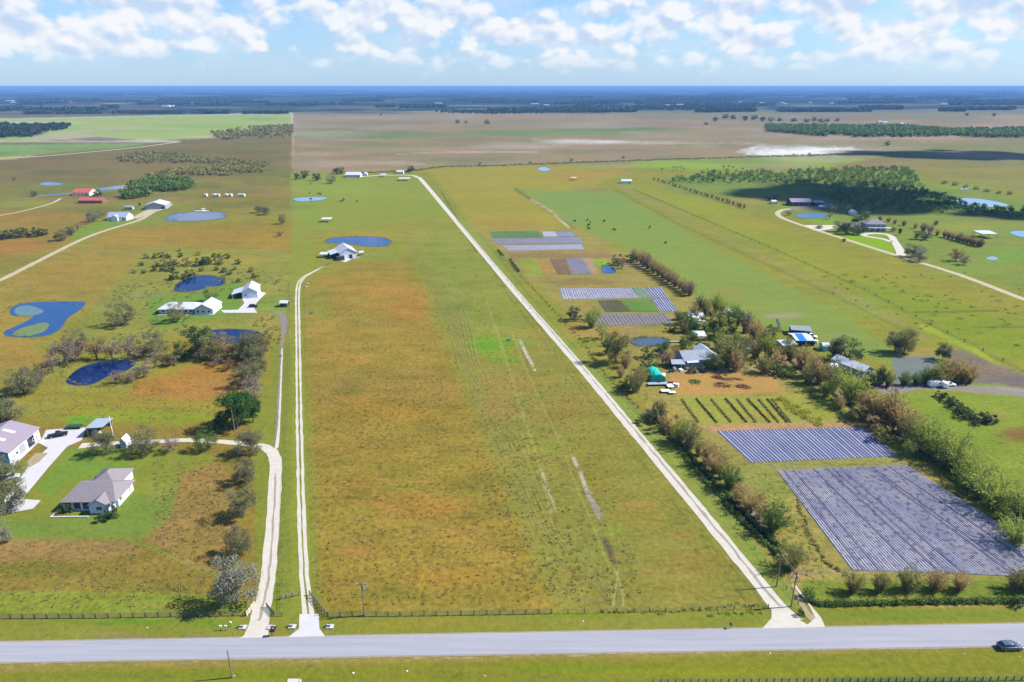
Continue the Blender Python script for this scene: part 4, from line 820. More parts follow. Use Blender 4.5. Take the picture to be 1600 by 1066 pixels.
shelter('shelter', 'lone pale roofed shelter in the brown pasture left of the far white sheds', 893, 901, 282, 6, 2.8, PROOF); simple('shed', 'shed', 'far white field sheds alone in the upper right pasture', 971, 987, 287, 7, 2.8, 4.4, 'x', WH, WROOF)
# upper left farm
simple('house', 'house', 'red roofed house beside the narrow blue creek', 113, 140, 306, 16, 3.2, 6.2, 'x', CREAMW, RROOF); simple('stable', 'stable', 'long red roofed stable just below the red house', 123, 160, 318, 10, 2.8, 5.0, 'x', BROWNW, RROOF, wins=1)
h, L = simple('house', 'house', 'white farmhouse with pale grey roof beside the cream farm road', 168, 198, 345, 11, 3, 6.2, 'x', WH, BLROOF); wall_block(h, 5, 10, -2.5, 2, 3, 5, 'y', WH, 'front_gable_wall'); gable_roof(h, 5, 10, -2.5, 4, 3, 5, 'y', BLROOF, .4, name='front_gable_roof')
simple('barn', 'barn', 'wide open-fronted barn with pale blue roof at the end of the cream road', 226, 259, 328, 18, 3.6, 6.4, 'y', GREYW, WROOF, -1, 0, door=DARKW)
MB_ = simple('shed', 'shed', 'small grey shed between the white farmhouse and wide barn', 195, 206, 328, 5, 2.4, 3.6, 'x', GREYW, GROOF, wins=0)
for i, (x, w, lb) in enumerate([(319, 4, 'leftmost small white trailer in the far row above the oval pond'), (332, 5, 'second white trailer from the left in the far row'), (338.5, 4, 'third white trailer from the left in the far row'), (351, 4, 'third white trailer from the right in the far row'), (357, 5, 'second white trailer from the right in the far row'), (371, 11, 'longest white trailer at the right end of the far row')]):
    t = empty('trailer', G(x, 308), 0, lb, 'trailer', 'white trailers in a far row'); l = w / S(308)
    MB().box(0, l, 0, 3, .6, 2.9).build('body', WH, t); MB().box(l * .6, l * .75, -.04, .02, 1.3, 2.1).build('window', GLASS, t); MB().tube([(l*.5,-.1,.4),(l*.5,.15,.4)], .4, 8).build('wheel', DMETAL, t)
dk = empty('dock', G(304,331), R(2), 'pale timber dock at the top edge of the oval pond', 'dock'); MB().box(0, 12, 0, 2, .4, .55).box(5, 8, 2, 5, .4, .56).build('deck', WOODL, dk); MB().box(5.2, 7.6, 2.2, 4.6, 2.2, 2.35).box(5.2,5.4,2.2,2.4,.5,2.2).box(7.4,7.6,2.2,2.4,.5,2.2).box(5.2,5.4,4.4,4.6,.5,2.2).box(7.4,7.6,4.4,4.6,.5,2.2).build('canopy', WH, dk)
# estate at the right
h = empty('mansion', G(1352,361), R(-4), 'large two storey mansion with mauve hip roof behind the loop driveway', 'house'); MB().box(0, 15, 0, 11, 0, 5.4).build('wall', GREYW, h); hip_roof(h, 0, 15, 0, 11, 5.4, 8.6, SHING, .8)
MB().box(-12, -.1, 3, 11, 0, 3.1).build('garage_wall', CREAMW, h); hip_roof(h, -12, -.9, 3, 11, 3.1, 5.4, SHING, .5, 'garage_roof'); flat_roof(h, 1.5, 18, -2.6, -.6, 2.9, 3.1, WROOF, name='porch_roof'); posts(h, [(1.5,-2.6),(6,-2.6),(10,-2.6),(14,-2.6),(18,-2.6)], 2.8, TRIM)
for u in (1, 5, 9, 12.5): opening(h, 'window', 15, 11, 'F', u, 3.6, 1.3, 1.3); opening(h, 'window', 15, 11, 'F', u, .8, 1.3, 1.6)
simple('stable', 'stable', 'long mauve roofed stable behind the small estate pond', 1236, 1268, 322, 13, 3.6, 6.0, 'x', DARKW, MAUVE); simple('shed', 'shed', 'short dark shed right of the long mauve stable', 1272, 1287, 322, 9, 3, 4.6, 'x', DARKW, GROOF, wins=0)
simple('shed', 'shed', 'small shed left of the long mauve stable', 1206, 1213, 319, 5, 2.4, 3.4, 'x', WH, WROOF, wins=0)
simple('cottage', 'cottage', 'small white cottage above the mansion against the dark wood', 1331, 1339, 337, 7, 2.8, 4.4, 'y', SHADEW, WROOF)
shelter('shelter', 'open pole barn with flat white roof in the right hand pasture', 1533, 1557, 373, 10, 3.6, WROOF)
# farmstead between the bamboo rows
h, L = simple('farmhouse', 'house', 'rambling farmhouse with patched grey metal roof behind the bare yard', 1069, 1108, 575, 10, 3.0, 5.2, 'x', GREYW, GROOF, -3)
wall_block(h, L - 1, L + 5, 2, 13, 2.8, 4.6, 'y', CREAMW, 'wing_wall'); gable_roof(h, L - 1, L + 5, 2, 13, 2.8, 4.7, 'y', WROOF, .4, name='wing_roof'); MB().slab([(.6, -1.6, 2.7), (5.5, -1.6, 2.7), (5.5, 1.2, 3.3), (.6, 1.2, 3.3)], .1).build('porch_roof', WROOF, h)
simple('shed', 'shed', 'small shed with white roof at the left end of the farmhouse', 1050, 1068, 577, 4.5, 2.3, 3.2, 'x', DARKW, BLROOF, wins=0)
shelter('shelter', 'white roofed open shelter at the top of the farmstead', 1077, 1100, 509, 9, 2.6, WROOF, 1, 'shed', 1.2); shelter('shelter', 'small white shelter between farm pond and farmhouse', 1086, 1103, 533, 5, 2.4, WROOF, 0, 'shed')
shelter('shelter', 'small white carport among the bamboo right of the farmhouse', 1152, 1170, 551, 4.5, 2.4, WROOF, 3, 'shed'); shelter('shelter', 'pale roofed shelter behind the upper bamboo row near the brown field edge', 1130, 1142, 495, 4.5, 2.4, WROOF, 0, 'shed')
simple('shed', 'shed', 'grey metal roofed shed, farthest of the sheds by the open pasture', 1236, 1266, 524, 6, 2.6, 3.2, 'x', DARKW, GROOF, 2, 0)
h, L = simple('shed', 'shed', 'long shed with white roof and bright blue tarp', 1243, 1270, 541, 9, 2.6, 3.4, 'x', DARKW, WROOF, 0, 0); MB().slab([(1.2, -.7, 2.62), (4.4, -.7, 2.62), (4.4, 5.6, 3.75), (1.2, 5.6, 3.75)], .06).build('tarp', BLUET, h)
simple('shed', 'shed', 'white roofed dark shed, nearest to the big shade tree', 1222, 1243, 548, 6, 2.4, 3.2, 'x', DARKW, WROOF, -2, 0); simple('shed', 'shed', 'small pale green and white shed left of the round dark tree', 1286, 1296, 549, 4, 2.3, 3.1, 'x', surf('mint_wall', (120,200,170)), WROOF, wins=0)
h = empty('greenhouse', G(1347,590), R(28), 'long white roofed packing house right of the round dark tree', 'shed'); wall_block(h, 0, 6.2, 0, 14, 2.6, 4.0, 'y', GREYW); gable_roof(h, 0, 6.2, 0, 14, 2.6, 4.0, 'y', WROOF, .4); h.name = 'packing_house'; opening(h, 'door', 6.2, 14, 'F', 2, .02, 2.2, 2.2, TRIM, GLASS, pname='door_panel')
simple('shed', 'shed', 'tiny white shed buried in the tan bamboo row', 1298, 1308, 581, 3, 2.2, 3, 'x', CREAMW, WROOF, wins=0); simple('shed', 'shed', 'dark shed under the lower bamboo row above the ditch', 1424, 1434, 676, 4, 2.2, 3, 'x', DARKW, DMETAL, wins=0)
# teal shade house: arched cloth over hoops
h = empty('shade_house', G(1017,598), R(8), 'arched bright teal shade cloth tunnel beside the bare orange yard', 'shade house'); L, D = 5.8, 8.0; m = MB(); N_ = 12; vs = []
for y in (0, D * .33, D * .66, D):
    for i in range(N_ + 1): t = math.pi * i / N_; vs.append((L / 2 - math.cos(t) * L / 2, y, .3 + math.sin(t) * 2.9 + .1 * math.sin(i * 2.1 + y)))
m.add(vs, [(j*(N_+1)+i, j*(N_+1)+i+1, (j+1)*(N_+1)+i+1, (j+1)*(N_+1)+i) for j in range(3) for i in range(N_)]); o = m.build('shade_cloth', TEAL, h); md = o.modifiers.new('t', 'SOLIDIFY'); md.thickness = .04
MB().add([(L/2-math.cos(math.pi*i/12)*L/2*.98, .1, .25+math.sin(math.pi*i/12)*2.8) for i in range(13)], [tuple(range(13))]).build('end_wall', TEAL, h)
for y in (.05, D / 2, D - .05): MB().tube([(L / 2 - math.cos(math.pi * i / 12) * L / 2, y, math.sin(math.pi * i / 12) * 2.95 + .05) for i in range(13)], .05, 6).build('hoop', STEEL, h)
rr = random.Random(9)
for i, (x, y, w, d, lb) in enumerate([(1013,604,7.5,2.0,'long white nursery bench just below the teal tunnel'),(1034,615,3.2,2.0,'square white nursery bench at the yard corner below the teal tunnel'),(1044,608,2.2,3.0,'white slatted nursery bench between potted plants below the teal tunnel'),(1046,617,2.4,1.6,'lowest white nursery bench by the orange yard edge')]):
    t = empty('nursery_bench', G(x, y), R(3), lb, 'bench', 'white nursery benches'); MB().box(0, w, 0, d, .7, .8).build('bench_top', BLROOF if i == 0 else TRIM, t)
    for px_, py_ in ((.1,.1),(w-.1,.1),(.1,d-.1),(w-.1,d-.1)): MB().box(px_-.05,px_+.05,py_-.05,py_+.05,0,.69).build('leg', WOODM, t)
# debris
def pile(name, label, cat, px, py, w, d, hh, mat, seed, group=None):
    r = random.Random(seed); t = MB()
    for k in range(60):
        a = r.uniform(0, 6.28); q = math.sqrt(r.random()); x = math.cos(a) * q * w / 2; y = math.sin(a) * q * d / 2; z = hh * (1 - q) * r.uniform(.4, 1)
        dx_, dy_ = r.uniform(-.8, .8), r.uniform(-.8, .8); t.tube([(x - dx_, y - dy_, max(.02, z - r.uniform(0, .3))), (x + dx_, y + dy_, z + r.uniform(0, .3))], [r.uniform(.08, .25), .04], 5)
    o = t.build(name, mat); o.location = G(px, py); return tag(o, label, cat, group)
BRUSH = surf('dead_brush', (110,78,62), .95, var=.25, scale=3)
pile('brush_pile', 'farthest brown brush heap on the bare orange yard', 'brush pile', 1120, 590, 4, 3, 1.2, BRUSH, 1); pile('brush_pile', 'long low brush heap right of the farthest one on the orange yard', 'brush pile', 1143, 593, 8, 2.2, .9, BRUSH, 2)
pile('brush_pile', 'largest round brush heap in the middle of the orange yard', 'brush pile', 1128, 602, 6.5, 5, 1.2, BRUSH, 3); pile('brush_pile', 'rightmost brown brush heap on the orange yard', 'brush pile', 1160, 605, 6, 4, 1.1, BRUSH, 4)
pile('brush_pile', 'leafy green heap at the left of the orange yard', 'brush pile', 1086, 597, 5, 4.5, .8, F['green'], 6)
pile('scrap_heap', 'grey brown scrap heap at the pasture edge beside the black panel', 'scrap heap', 1210, 517, 7, 4, 1.2, surf('grey_scrap', (110,100,98), .9, var=.3, scale=2), 7)
h = empty('tipped_trailer', G(1217,514), R(35), 'black trailer bed tipped up steeply beside the scrap heap', 'trailer'); MB().slab([(0,0,.3),(1.8,0,.3),(1.8,2.2,4.2),(0,2.2,4.2)], .25).build('bed', DARKW, h); MB().tube([(-.2,.3,.4),(2,.3,.4)], .4, 10).build('wheel', DMETAL, h)
h = empty('dock', G(1046,536), 0, 'small flat wooden landing at the right end of the farm pond', 'dock'); MB().box(0, 5.5, 0, 1.8, .3, .45).build('deck', WOODM, h); posts(h, [(.2,.2),(5.2,.2),(.2,1.6),(5.2,1.6)], .7, WOODM, .08)
# ------------------------------------------------------------------ tree kit
def quads_mesh(name, cen, size, seed, nrm=None, up=0.0, elong=1.0, mat=None, axis=None):
    """cloud of leaf-sprays: cen (N,3); returns mesh of small quads"""
    g = np.random.default_rng(seed); n = len(cen); cen = np.asarray(cen, float)
    if axis is None: a = g.normal(size=(n, 3)); a[:, 2] *= .6
    else: a = np.asarray(axis) + g.normal(size=(n, 3)) * .25
    a /= np.linalg.norm(a, axis=1)[:, None] + 1e-9
    b = np.cross(a, g.normal(size=(n, 3))); b /= np.linalg.norm(b, axis=1)[:, None] + 1e-9
    s = size * g.uniform(.6, 1.4, n)[:, None]; a = a * s * elong; b = b * s
    v = np.stack([cen - a - b * .6, cen + a * .2 - b, cen + a + b * .5, cen - a * .3 + b], 1).reshape(-1, 3)
    return v, n
def mesh_from(name, v, n, mats, smooth=False):
    me = bpy.data.meshes.new(name); me.vertices.add(len(v)); me.vertices.foreach_set('co', v.astype(np.float32).ravel())
    me.loops.add(n * 4); me.loops.foreach_set('vertex_index', np.arange(n * 4, dtype=np.int32)); me.polygons.add(n)
    me.polygons.foreach_set('loop_start', np.arange(n, dtype=np.int32) * 4); me.update(calc_edges=True)
    for m in mats: me.materials.append(m)
    return me
def crown_pts(g, blobs, per, shell=.55):
    out = []
    for (x, y, z, r) in blobs:
        k = int(per * (r / .2) ** 2) + 4; d = g.normal(size=(k, 3)); d /= np.linalg.norm(d, axis=1)[:, None]
        q = (g.random(k) ** shell)[:, None]; out.append(np.array([x, y, z]) + d * q * r * np.array([1, 1, .8]))
    return np.concatenate(out)
def limbs(root_pts, seed, r0=.03, mat=BARK, n=6, name='trunk', split=.28):
    m = MB(); r = random.Random(seed); m.tube([(0, 0, -.02), (.005, .0, split * .5), (0, .01, split)], [r0 * 1.3, r0, r0 * .85], 7)
    for x, y, z in root_pts:
        m.tube([(0, .005, split * .9), (x * .4, y * .4, split + (z - split) * .55), (x * .85, y * .85, z)], [r0 * .6, r0 * .35, r0 * .08], 5)
    me_o = m.build(name, mat); me = me_o.data; bpy.data.objects.remove(me_o); return me
PROTO = {}
def proto_round(key, seed, nb, rad, zc, per, leaf, flat=.8, mid=.5, trunkmat=BARK, elong=1.0, shell=.5, spread=1.0):
    r = random.Random(seed); g = np.random.default_rng(seed); bl = []
    for i in range(nb):
        a = r.uniform(0, 6.283); q = math.sqrt(r.random()) * rad * spread; z = zc + (r.random() - .42) * 2 * flat * (1 - (q / rad / 1.15) ** 2) ** .5 * (1 - zc) if q < rad * 1.1 else zc
        rr = r.uniform(.1, .2); z = min(z, 1 - rr * .8); bl.append((math.cos(a) * q , math.sin(a) * q, max(z, .18), rr))
    v, n = quads_mesh('crown', crown_pts(g, bl, per, shell), leaf, seed, elong=elong); me = mesh_from('crown', v, n, [F['oak']])
    PROTO[key] = (limbs([b[:3] for b in bl[::2]], seed, .028, trunkmat), me)
for i in range(4): proto_round('oak%d' % i, 10 + i, 40, .44, .50, 210, .0138, flat=1.0)
for i in range(3): proto_round('bare%d' % i, 30 + i, 28, .38, .54, 75, .0100, elong=2.8, shell=.7, trunkmat=BARK, flat=.95)
for i in range(2): proto_round('pine%d' % i, 50 + i, 28, .34, .58, 170, .015, flat=1.0, elong=1.5)
for i in range(3): proto_round('shrub%d' % i, 60 + i, 24, .55, .36, 90, .03, flat=.9, spread=1.0)
def proto_bamboo(key, seed, nc, spread, leaves, drop=.0):
    g = np.random.default_rng(seed); pts = []; ax = []; m = MB()
    for i in range(nc):
        a = g.uniform(0, 6.283); s = math.sqrt(g.random()) * spread; hh = g.uniform(.5, 1.0) * (1 - .3 * (s / spread) ** 2); b = g.uniform(0, .17)
        def P(t): k = b + (s - b) * t ** 1.7; return np.array([math.cos(a) * k, math.sin(a) * k, hh * (t - drop * t ** 4 * s / spread)])
        if i % 3 == 0: m.tube([P(t) for t in (0, .35, .7, .98)], [.006, .005, .004, .001], 4, cap=False)
        t = g.uniform(.05, 1.0, leaves) ** .9
        for q in t:
            p = P(q); pts.append(p + g.normal(size=3) * (.015 + .022 * q)); d = P(min(1, q + .05)) - P(q - .05); ax.append(d / (np.linalg.norm(d) + 1e-9))
    v, n = quads_mesh('crown', np.array(pts), .0115, seed, elong=2.6, axis=np.array(ax)); me = mesh_from('crown', v, n, [F['lime']])
    o = m.build('culms', BARKL); tm = o.data; bpy.data.objects.remove(o); PROTO[key] = (tm, me)
for i in range(4): proto_bamboo('bamb%d' % i, 80 + i, 62, .46, 46, .12)
for i in range(2): proto_bamboo('wide%d' % i, 90 + i, 78, .75, 46, .25)
def proto_palm(key, seed):
    g = random.Random(seed); m = MB(); m.tube([(0,0,-.02),(.01,0,.4),(.0,.01,.8)], [.03,.022,.02], 7); c = MB()
    for i in range(16):
        a = i * 2.4; el_ = g.uniform(-.5, .9); pr = None
        for k in range(4):
            t0 = k / 4; t1 = (k + 1) / 4
            def Q(t): return Vector((math.cos(a) * .3 * t, math.sin(a) * .3 * t, .8 + .16 * t * (el_ + .5) - .16 * t * t * 1.6))
            p, q = Q(t0), Q(t1); s = Vector((-math.sin(a), math.cos(a), 0)) * .045 * (1 - abs(t0 - .35)); c.add([p - s, q - s * .9, q + s * .9, p + s], [(0,1,2,3)])
    o = m.build('t', BARK); tm = o.data; bpy.data.objects.remove(o); o = c.build('c', F['dark']); cm_ = o.data; bpy.data.objects.remove(o); PROTO[key] = (tm, cm_)
proto_palm('palm0', 1)
def joined(key):
    tm, cm_ = PROTO[key]; v1 = np.empty(len(cm_.vertices) * 3, np.float32); cm_.vertices.foreach_get('co', v1); v = v1.reshape(-1, 3)
    return tm, cm_
NAMES = dict(oak=('oak_tree', 'tree'), bare=('bare_tree', 'tree'), pine=('pine_tree', 'tree'), shrub=('shrub', 'shrub'), bamb=('bamboo_clump', 'bamboo'), wide=('bamboo_clump', 'bamboo'), palm=('palm_tree', 'palm'))
SHR = dict(wide=.88, bamb=.85, pine=.8); TR = random.Random(77); TCOUNT = {}
def tree(kind, px, py, hpx, color, label, group=None, wf=1.0, var=None):
    """plant one tree whose trunk foot is seen at (px,py) and which stands hpx photo pixels tall"""
    fam = kind; opts = sorted(k for k in PROTO if k.startswith(fam)); key = opts[(TR.randrange(99)) % len(opts)]; hpx = hpx * TR.uniform(.84, 1.06) * (.88 if fam == 'bare' else 1)
    tm, cm_ = PROTO[key]; Hm = hpx / VS(py); nm, cat = NAMES[fam]
    loc = G(px, py); rz = TR.uniform(0, 6.283)
    root = bpy.data.objects.new(nm, None); COL.objects.link(root); root.location = loc; root.rotation_euler = (0, 0, rz); root.scale = (Hm * wf * SHR.get(fam, 1), Hm * wf * TR.uniform(.92, 1.08) * SHR.get(fam, 1), Hm)
    c = bpy.data.objects.new('crown', cm_); COL.objects.link(c); c.parent = root
    c.material_slots[0].link = 'OBJECT'; c.material_slots[0].material = F[color]
    t = bpy.data.objects.new('culms' if fam in ('bamb', 'wide') else 'trunk', tm); COL.objects.link(t); t.parent = root
    return tag(root, label, cat, group)
ORD = ['nearest','second','third','fourth','fifth','sixth','seventh','eighth','ninth','tenth','eleventh','twelfth','thirteenth','fourteenth','fifteenth','sixteenth','seventeenth','eighteenth','nineteenth','twentieth','twenty first','twenty second','twenty third','twenty fourth','twenty fifth','twenty sixth','twenty seventh','twenty eighth','twenty ninth','thirtieth','thirty first','thirty second','thirty third','thirty fourth','thirty fifth','thirty sixth','thirty seventh','thirty eighth','thirty ninth','fortieth']
def row(items, fmt, group, first='nearest'):
    """items: (kind, x, y, h, colour, wf); ordered; fmt has {o} for the ordinal and {c} for the look"""
    LOOK = dict(oak='grey green', silver='silvery grey', dark='dark green', green='green', lime='yellow green', tan='tan brown', olive='olive', brown='bare pinkish brown', rust='rusty brown', pine='bright green')
    for i, it in enumerate(items):
        o = first if i == 0 else ORD[i]; tree(it[0], it[1], it[2], it[3], it[4], fmt.format(o=o, c=LOOK[it[4]]), group, it[5] if len(it) > 5 else 1)
row([('oak',371,941,72,'silver',.86),('oak',373,868,46,'oak',.85),('oak',381,808,53,'oak',.82),('oak',384,756,44,'oak',.9),('oak',394,711,38,'oak',1.15)],
    '{c} oak, {o} to the road along the white shell driveway', 'oaks along the shell driveway')
row([('oak',325,703,34,'green',1.05),('bare',268,706,32,'brown',1.15),('oak',226,708,38,'oak',1.1),('oak',167,710,40,'oak',1.0)],
    '{c} tree, {o} from the right in the row under the yard driveway', 'trees in a row below the yard driveway', 'first')
tree('shrub',171,811,26,'dark','dark rounded bush at the front corner of the bungalow', None, .95)
tree('oak',12,800,44,'oak','grey green tree at the left edge below the large barn', None, 1.1); tree('oak',8,765,46,'oak','grey green tree against the blue shaded gable of the large barn', None, 1.1)
tree('oak',2,850,30,'silver','silvery tree cut off by the left edge beside the lawn', None, .9); tree('shrub',106,797,12,'dark','dark hedge at the left end of the bungalow porch', None, 1.6)
row([('pine',355,672,34,'pine',1.2),('pine',378,664,52,'pine',1.0),('pine',396,660,40,'pine',1.0),('pine',371,670,50,'pine',1.2),('pine',340,677,24,'dark',1.3)],
    '{c} pine, {o} from the left in the clump behind the yard driveway', 'pines clumped behind the yard driveway', 'first')
row([('oak',18,667,40,'oak',1.3),('oak',38,614,36,'oak',1.25),('oak',2,668,40,'oak',1.2),('bare',66,596,24,'brown',1.1),('bare',84,582,40,'brown',1.1),('bare',105,570,44,'brown',1.1),('bare',122,562,40,'brown',1.1),('oak',118,545,34,'oak',1.1),('bare',152,562,40,'rust',1.1),('bare',176,562,34,'brown',1.1),('bare',204,566,44,'brown',1.1),('oak',243,557,40,'oak',1.0),('bare',243,575,30,'brown',1.0),('oak',222,558,20,'dark',1.3),('shrub',267,570,16,'oak',1.3),('oak',289,562,30,'dark',1.0),('oak',312,555,44,'dark',.95),('bare',313,562,22,'brown',1.2),('oak',336,560,38,'olive',1.0),('bare',357,562,40,'tan',1.0),('oak',379,560,36,'oak',1.0),('oak',398,560,42,'oak',1.0),('bare',408,556,40,'rust',.9)],
    '{c} tree, {o} from the left in the near pond belt', 'trees in the belt around the near ponds', 'first')
row([('bare',182,599,26,'brown',1.0),('bare',204,597,26,'brown',1.2),('bare',226,590,30,'brown',1.1),('bare',265,572,20,'rust',1.2),('bare',358,578,24,'rust',1.3),('bare',338,572,20,'brown',1.3)],
    '{c} bush, {o} from the left on the near side of the pond belt', 'bare bushes in front of the pond belt', 'first')
row([('pine',398,650,30,'dark',1.1),('bare',390,636,38,'brown',1.2),('bare',398,618,36,'brown',1.1),('oak',388,602,34,'oak',1.2),('oak',400,590,32,'oak',1.1),('bare',384,586,26,'brown',1.2),('oak',398,572,30,'oak',1.1)],
    '{c} tree, {o} to the camera in the belt beside the left boundary', 'trees beside the left boundary strip')
row([('oak',190,509,34,'oak',1.1),('oak',278,502,32,'olive',.95),('oak',334,470,26,'lime',1.0)], '{c} tree, {o} from the left around the long ranch house', 'trees around the ranch house', 'first')
sc = [(230,404,8),(243,404,8),(254,402,9),(262,404,9),(221,415,7),(244,417,9),(258,416,14),(268,415,12),(275,414,9),(292,416,14),(310,416,12),(322,414,15),(328,410,12),(343,413,15),(344,403,8),(356,404,9),(372,413,9),(240,424,8),(255,424,9),(267,424,10),(210,427,7),(225,427,7),(271,437,13),(298,432,13),(290,436,9),(315,424,7),(338,423,7),(349,426,9),(366,422,8),(392,425,9),(398,434,9),(358,430,7),(280,393,6),(282,402,7),(350,437,8),(372,441,7),(310,399,6),(334,402,8)]
sc.sort(key=lambda t: t[0])
row([('shrub', x, y, h, 'dark' if i % 3 else 'olive', 1.1) for i, (x, y, h) in enumerate(sc)], '{c} scrub bush, {o} from the left above the round pond', 'scrub bushes above the round pond', 'first')
row([('oak',96,376,20,'oak',1.2),('oak',110,368,15,'oak',1.2),('bare',122,360,13,'brown',1.2),('bare',140,350,14,'brown',1.2),('oak',148,346,16,'oak',1.2),('bare',160,340,12,'brown',1.3)], '{c} tree, {o} to the camera left of the cream farm road', 'trees left of the cream farm road')
row([('shrub',6,374,18,'dark',1.2),('shrub',22,372,17,'dark',1.2),('shrub',38,370,15,'dark',1.3),('shrub',55,370,14,'dark',1.3),('shrub',68,368,12,'dark',1.2)], '{c} bush, {o} from the left in the thicket at the left edge', 'thicket bushes at the left edge', 'first')
row([('oak',54,307,11,'oak',1.2),('oak',153,308,12,'dark',1.3),('pine',219,323,7,'dark',1.0),('oak',22,282,5,'oak',1.3)], '{c} tree, {o} from left to right around the red roofed buildings', 'trees around the red roofed buildings', 'first')
row([('oak',404,333,13,'oak',1.2),('oak',415,336,14,'oak',1.2),('oak',442,350,19,'oak',.8),('bare',438,369,11,'brown',1.5)], '{c} tree, {o} from the left beside the left pasture boundary', 'trees beside the left pasture boundary', 'first')
row([('oak',464,281,12,'dark',1.1),('oak',477,279,12,'dark',1.1),('oak',495,282,12,'dark',1.3),('oak',517,287,13,'oak',1.2),('bare',486,289,7,'olive',1),('oak',525,272,10,'green',1.3),('oak',532,272,11,'green',1.3),('oak',642,269,11,'dark',1.3)], '{c} tree, {o} from the left at the top of the left pasture', 'trees at the top of the left pasture', 'first')
# bamboo and casuarina rows on the right
row([('wide',1236,889,52,'olive',.75),('wide',1207,829,62,'green',.75),('wide',1172,798,46,'tan',.9),('bamb',1140,765,42,'green',1.1),('wide',1118,738,48,'tan',.8),('bamb',1104,726,46,'tan',.9),('bamb',1077,700,48,'olive',1.0),('bamb',1062,690,40,'lime',1.0),('shrub',1022,658,34,'oak',.9),('bamb',1030,652,36,'olive',1.1),('bamb',992,613,40,'olive',1.0),('shrub',978,608,20,'dark',1.2),('bamb',1000,603,40,'tan',.8),('oak',962,566,46,'olive',.9),('oak',948,553,22,'dark',.9),('shrub',897,500,20,'dark',.9)],
    '{c} clump, {o} to the road in the row along the left ditch', 'clumps along the left ditch')
row([('wide',1586,850,50,'lime',.85),('wide',1596,810,70,'lime',.75),('wide',1548,792,66,'lime',.8),('wide',1520,763,60,'lime',.8),('wide',1500,738,58,'lime',.85),('wide',1484,727,70,'lime',.75),('wide',1455,712,66,'lime',.7),('bamb',1440,702,56,'lime',1),('bamb',1422,690,48,'olive',1.0),('bamb',1408,676,48,'tan',1.1),('bamb',1388,662,56,'tan',1.0),('bamb',1370,655,50,'tan',1.1),('bamb',1352,648,52,'tan',1.0),('bamb',1340,630,40,'olive',.9),('wide',1325,628,66,'lime',.6),('bamb',1298,610,48,'olive',1.0),('bamb',1283,600,44,'tan',1.0),('bamb',1268,588,42,'tan',1.0),('bamb',1252,575,40,'tan',1.0),('bamb',1235,562,34,'olive',1.2),('bamb',1218,562,30,'olive',1.2)],
    '{c} bamboo clump, {o} to the road along the right ditch', 'bamboo along the right ditch')
row([('shrub',1478,732,22,'green',1.2),('shrub',1500,748,26,'lime',1.2),('shrub',1528,778,26,'green',1.3),('shrub',1565,812,24,'lime',1.3),('shrub',1590,835,24,'green',1.4),('shrub',1560,790,18,'green',1.3),('shrub',1460,722,16,'green',1.3)], '{c} bush, {o} from the left above the big mulched field', 'bushes at the upper edge of the mulched field', 'first')
row([('bamb',x,y,h,c,w) for x,y,h,c,w in [(990+i*5.4+(i%3)*1.3, 406+i*3.5, 22+(i*7%6), ('brown','tan','olive','tan')[i%4], 1.0) for i in range(17)]], '{c} clump, {o} along the windbreak beside the striped plots', 'windbreak beside the striped plots', 'first')
row([('shrub',965,414,20,'olive',.9),('bare',972,420,18,'brown',1.1),('shrub',985,410,12,'green',1.2),('bamb',1093,490,30,'dark',1.0),('bamb',1103,492,28,'olive',1.0),('bamb',1118,488,34,'lime',.8),('bamb',1127,492,34,'lime',.9),('oak',1063,507,22,'green',1.1),('oak',1080,512,18,'green',1.1),('shrub',1048,518,12,'green',1.2),('bamb',1145,516,44,'green',.9),('bamb',1128,510,32,'olive',1.1),('bamb',1165,520,38,'brown',.9),('bamb',1177,530,36,'tan',.9),('bamb',1190,540,36,'olive',1.0),('bamb',1200,560,52,'lime',.8),('bamb',1195,583,40,'olive',1.2),('bamb',1140,572,50,'olive',1.2),('bamb',1150,580,46,'tan',1.1),('oak',1115,577,26,'green',1.0),('oak',1070,543,16,'green',1.2),('oak',1080,535,18,'green',1.1),('shrub',1095,545,12,'dark',1.3),('bamb',1122,545,34,'lime',1.0),('oak',1032,556,20,'dark',1.0),('bare',1035,572,26,'brown',1.1),('bamb',1045,570,26,'tan',1.0),('shrub',1012,578,18,'green',1.5),('shrub',1005,592,16,'lime',1.4),('shrub',1228,588,16,'green',1.4),('shrub',1213,585,14,'dark',1.4),('shrub',1098,580,10,'dark',1.6),('shrub',1080,582,9,'dark',1.6),('bamb',1180,560,36,'tan',1.0),('bamb',1166,548,30,'olive',1.1),('bamb',968,548,24,'lime',1),('bamb',978,575,26,'tan',1.1)][:40],
    '{c} plant, {o} in the tangle around the farmstead sheds', 'trees around the farmstead', 'first')
FX = random.Random(31)
row([(FX.choice(('bamb','shrub','bare','bamb')), x, y, FX.uniform(16, 34), FX.choice(('lime','green','tan','olive','lime')), 1.0) for x, y in [(1068,520),(1090,518),(1112,515),(1135,528),(1152,535),(1120,530),(1104,548),(1056,556),(1040,548),(1130,556),(1160,562),(1172,575),(1145,560),(1185,550),(1208,572),(1200,530),(1060,500),(1110,500),(1085,500),(1150,505),(940,530),(952,540),(925,512),(930,500),(970,590),(1012,560)]], '{c} plant, {o} among the smaller bushes between the farm sheds', 'small bushes between the farm sheds', 'first')
row([(FX.choice(('bamb','shrub','bamb')), x, y, FX.uniform(18, 36), FX.choice(('tan','olive','lime')), 1.0) for x, y in [(1045,672),(1092,712),(1128,748),(1155,785),(1190,812),(1222,862),(1245,875),(1230,545),(1262,600),(1290,620),(1312,640),(1336,655),(1362,672),(1380,690),(1395,668),(1418,712)]], '{c} undergrowth bush, {o} between the clumps along the two ditches', 'undergrowth bushes along the ditches', 'first')
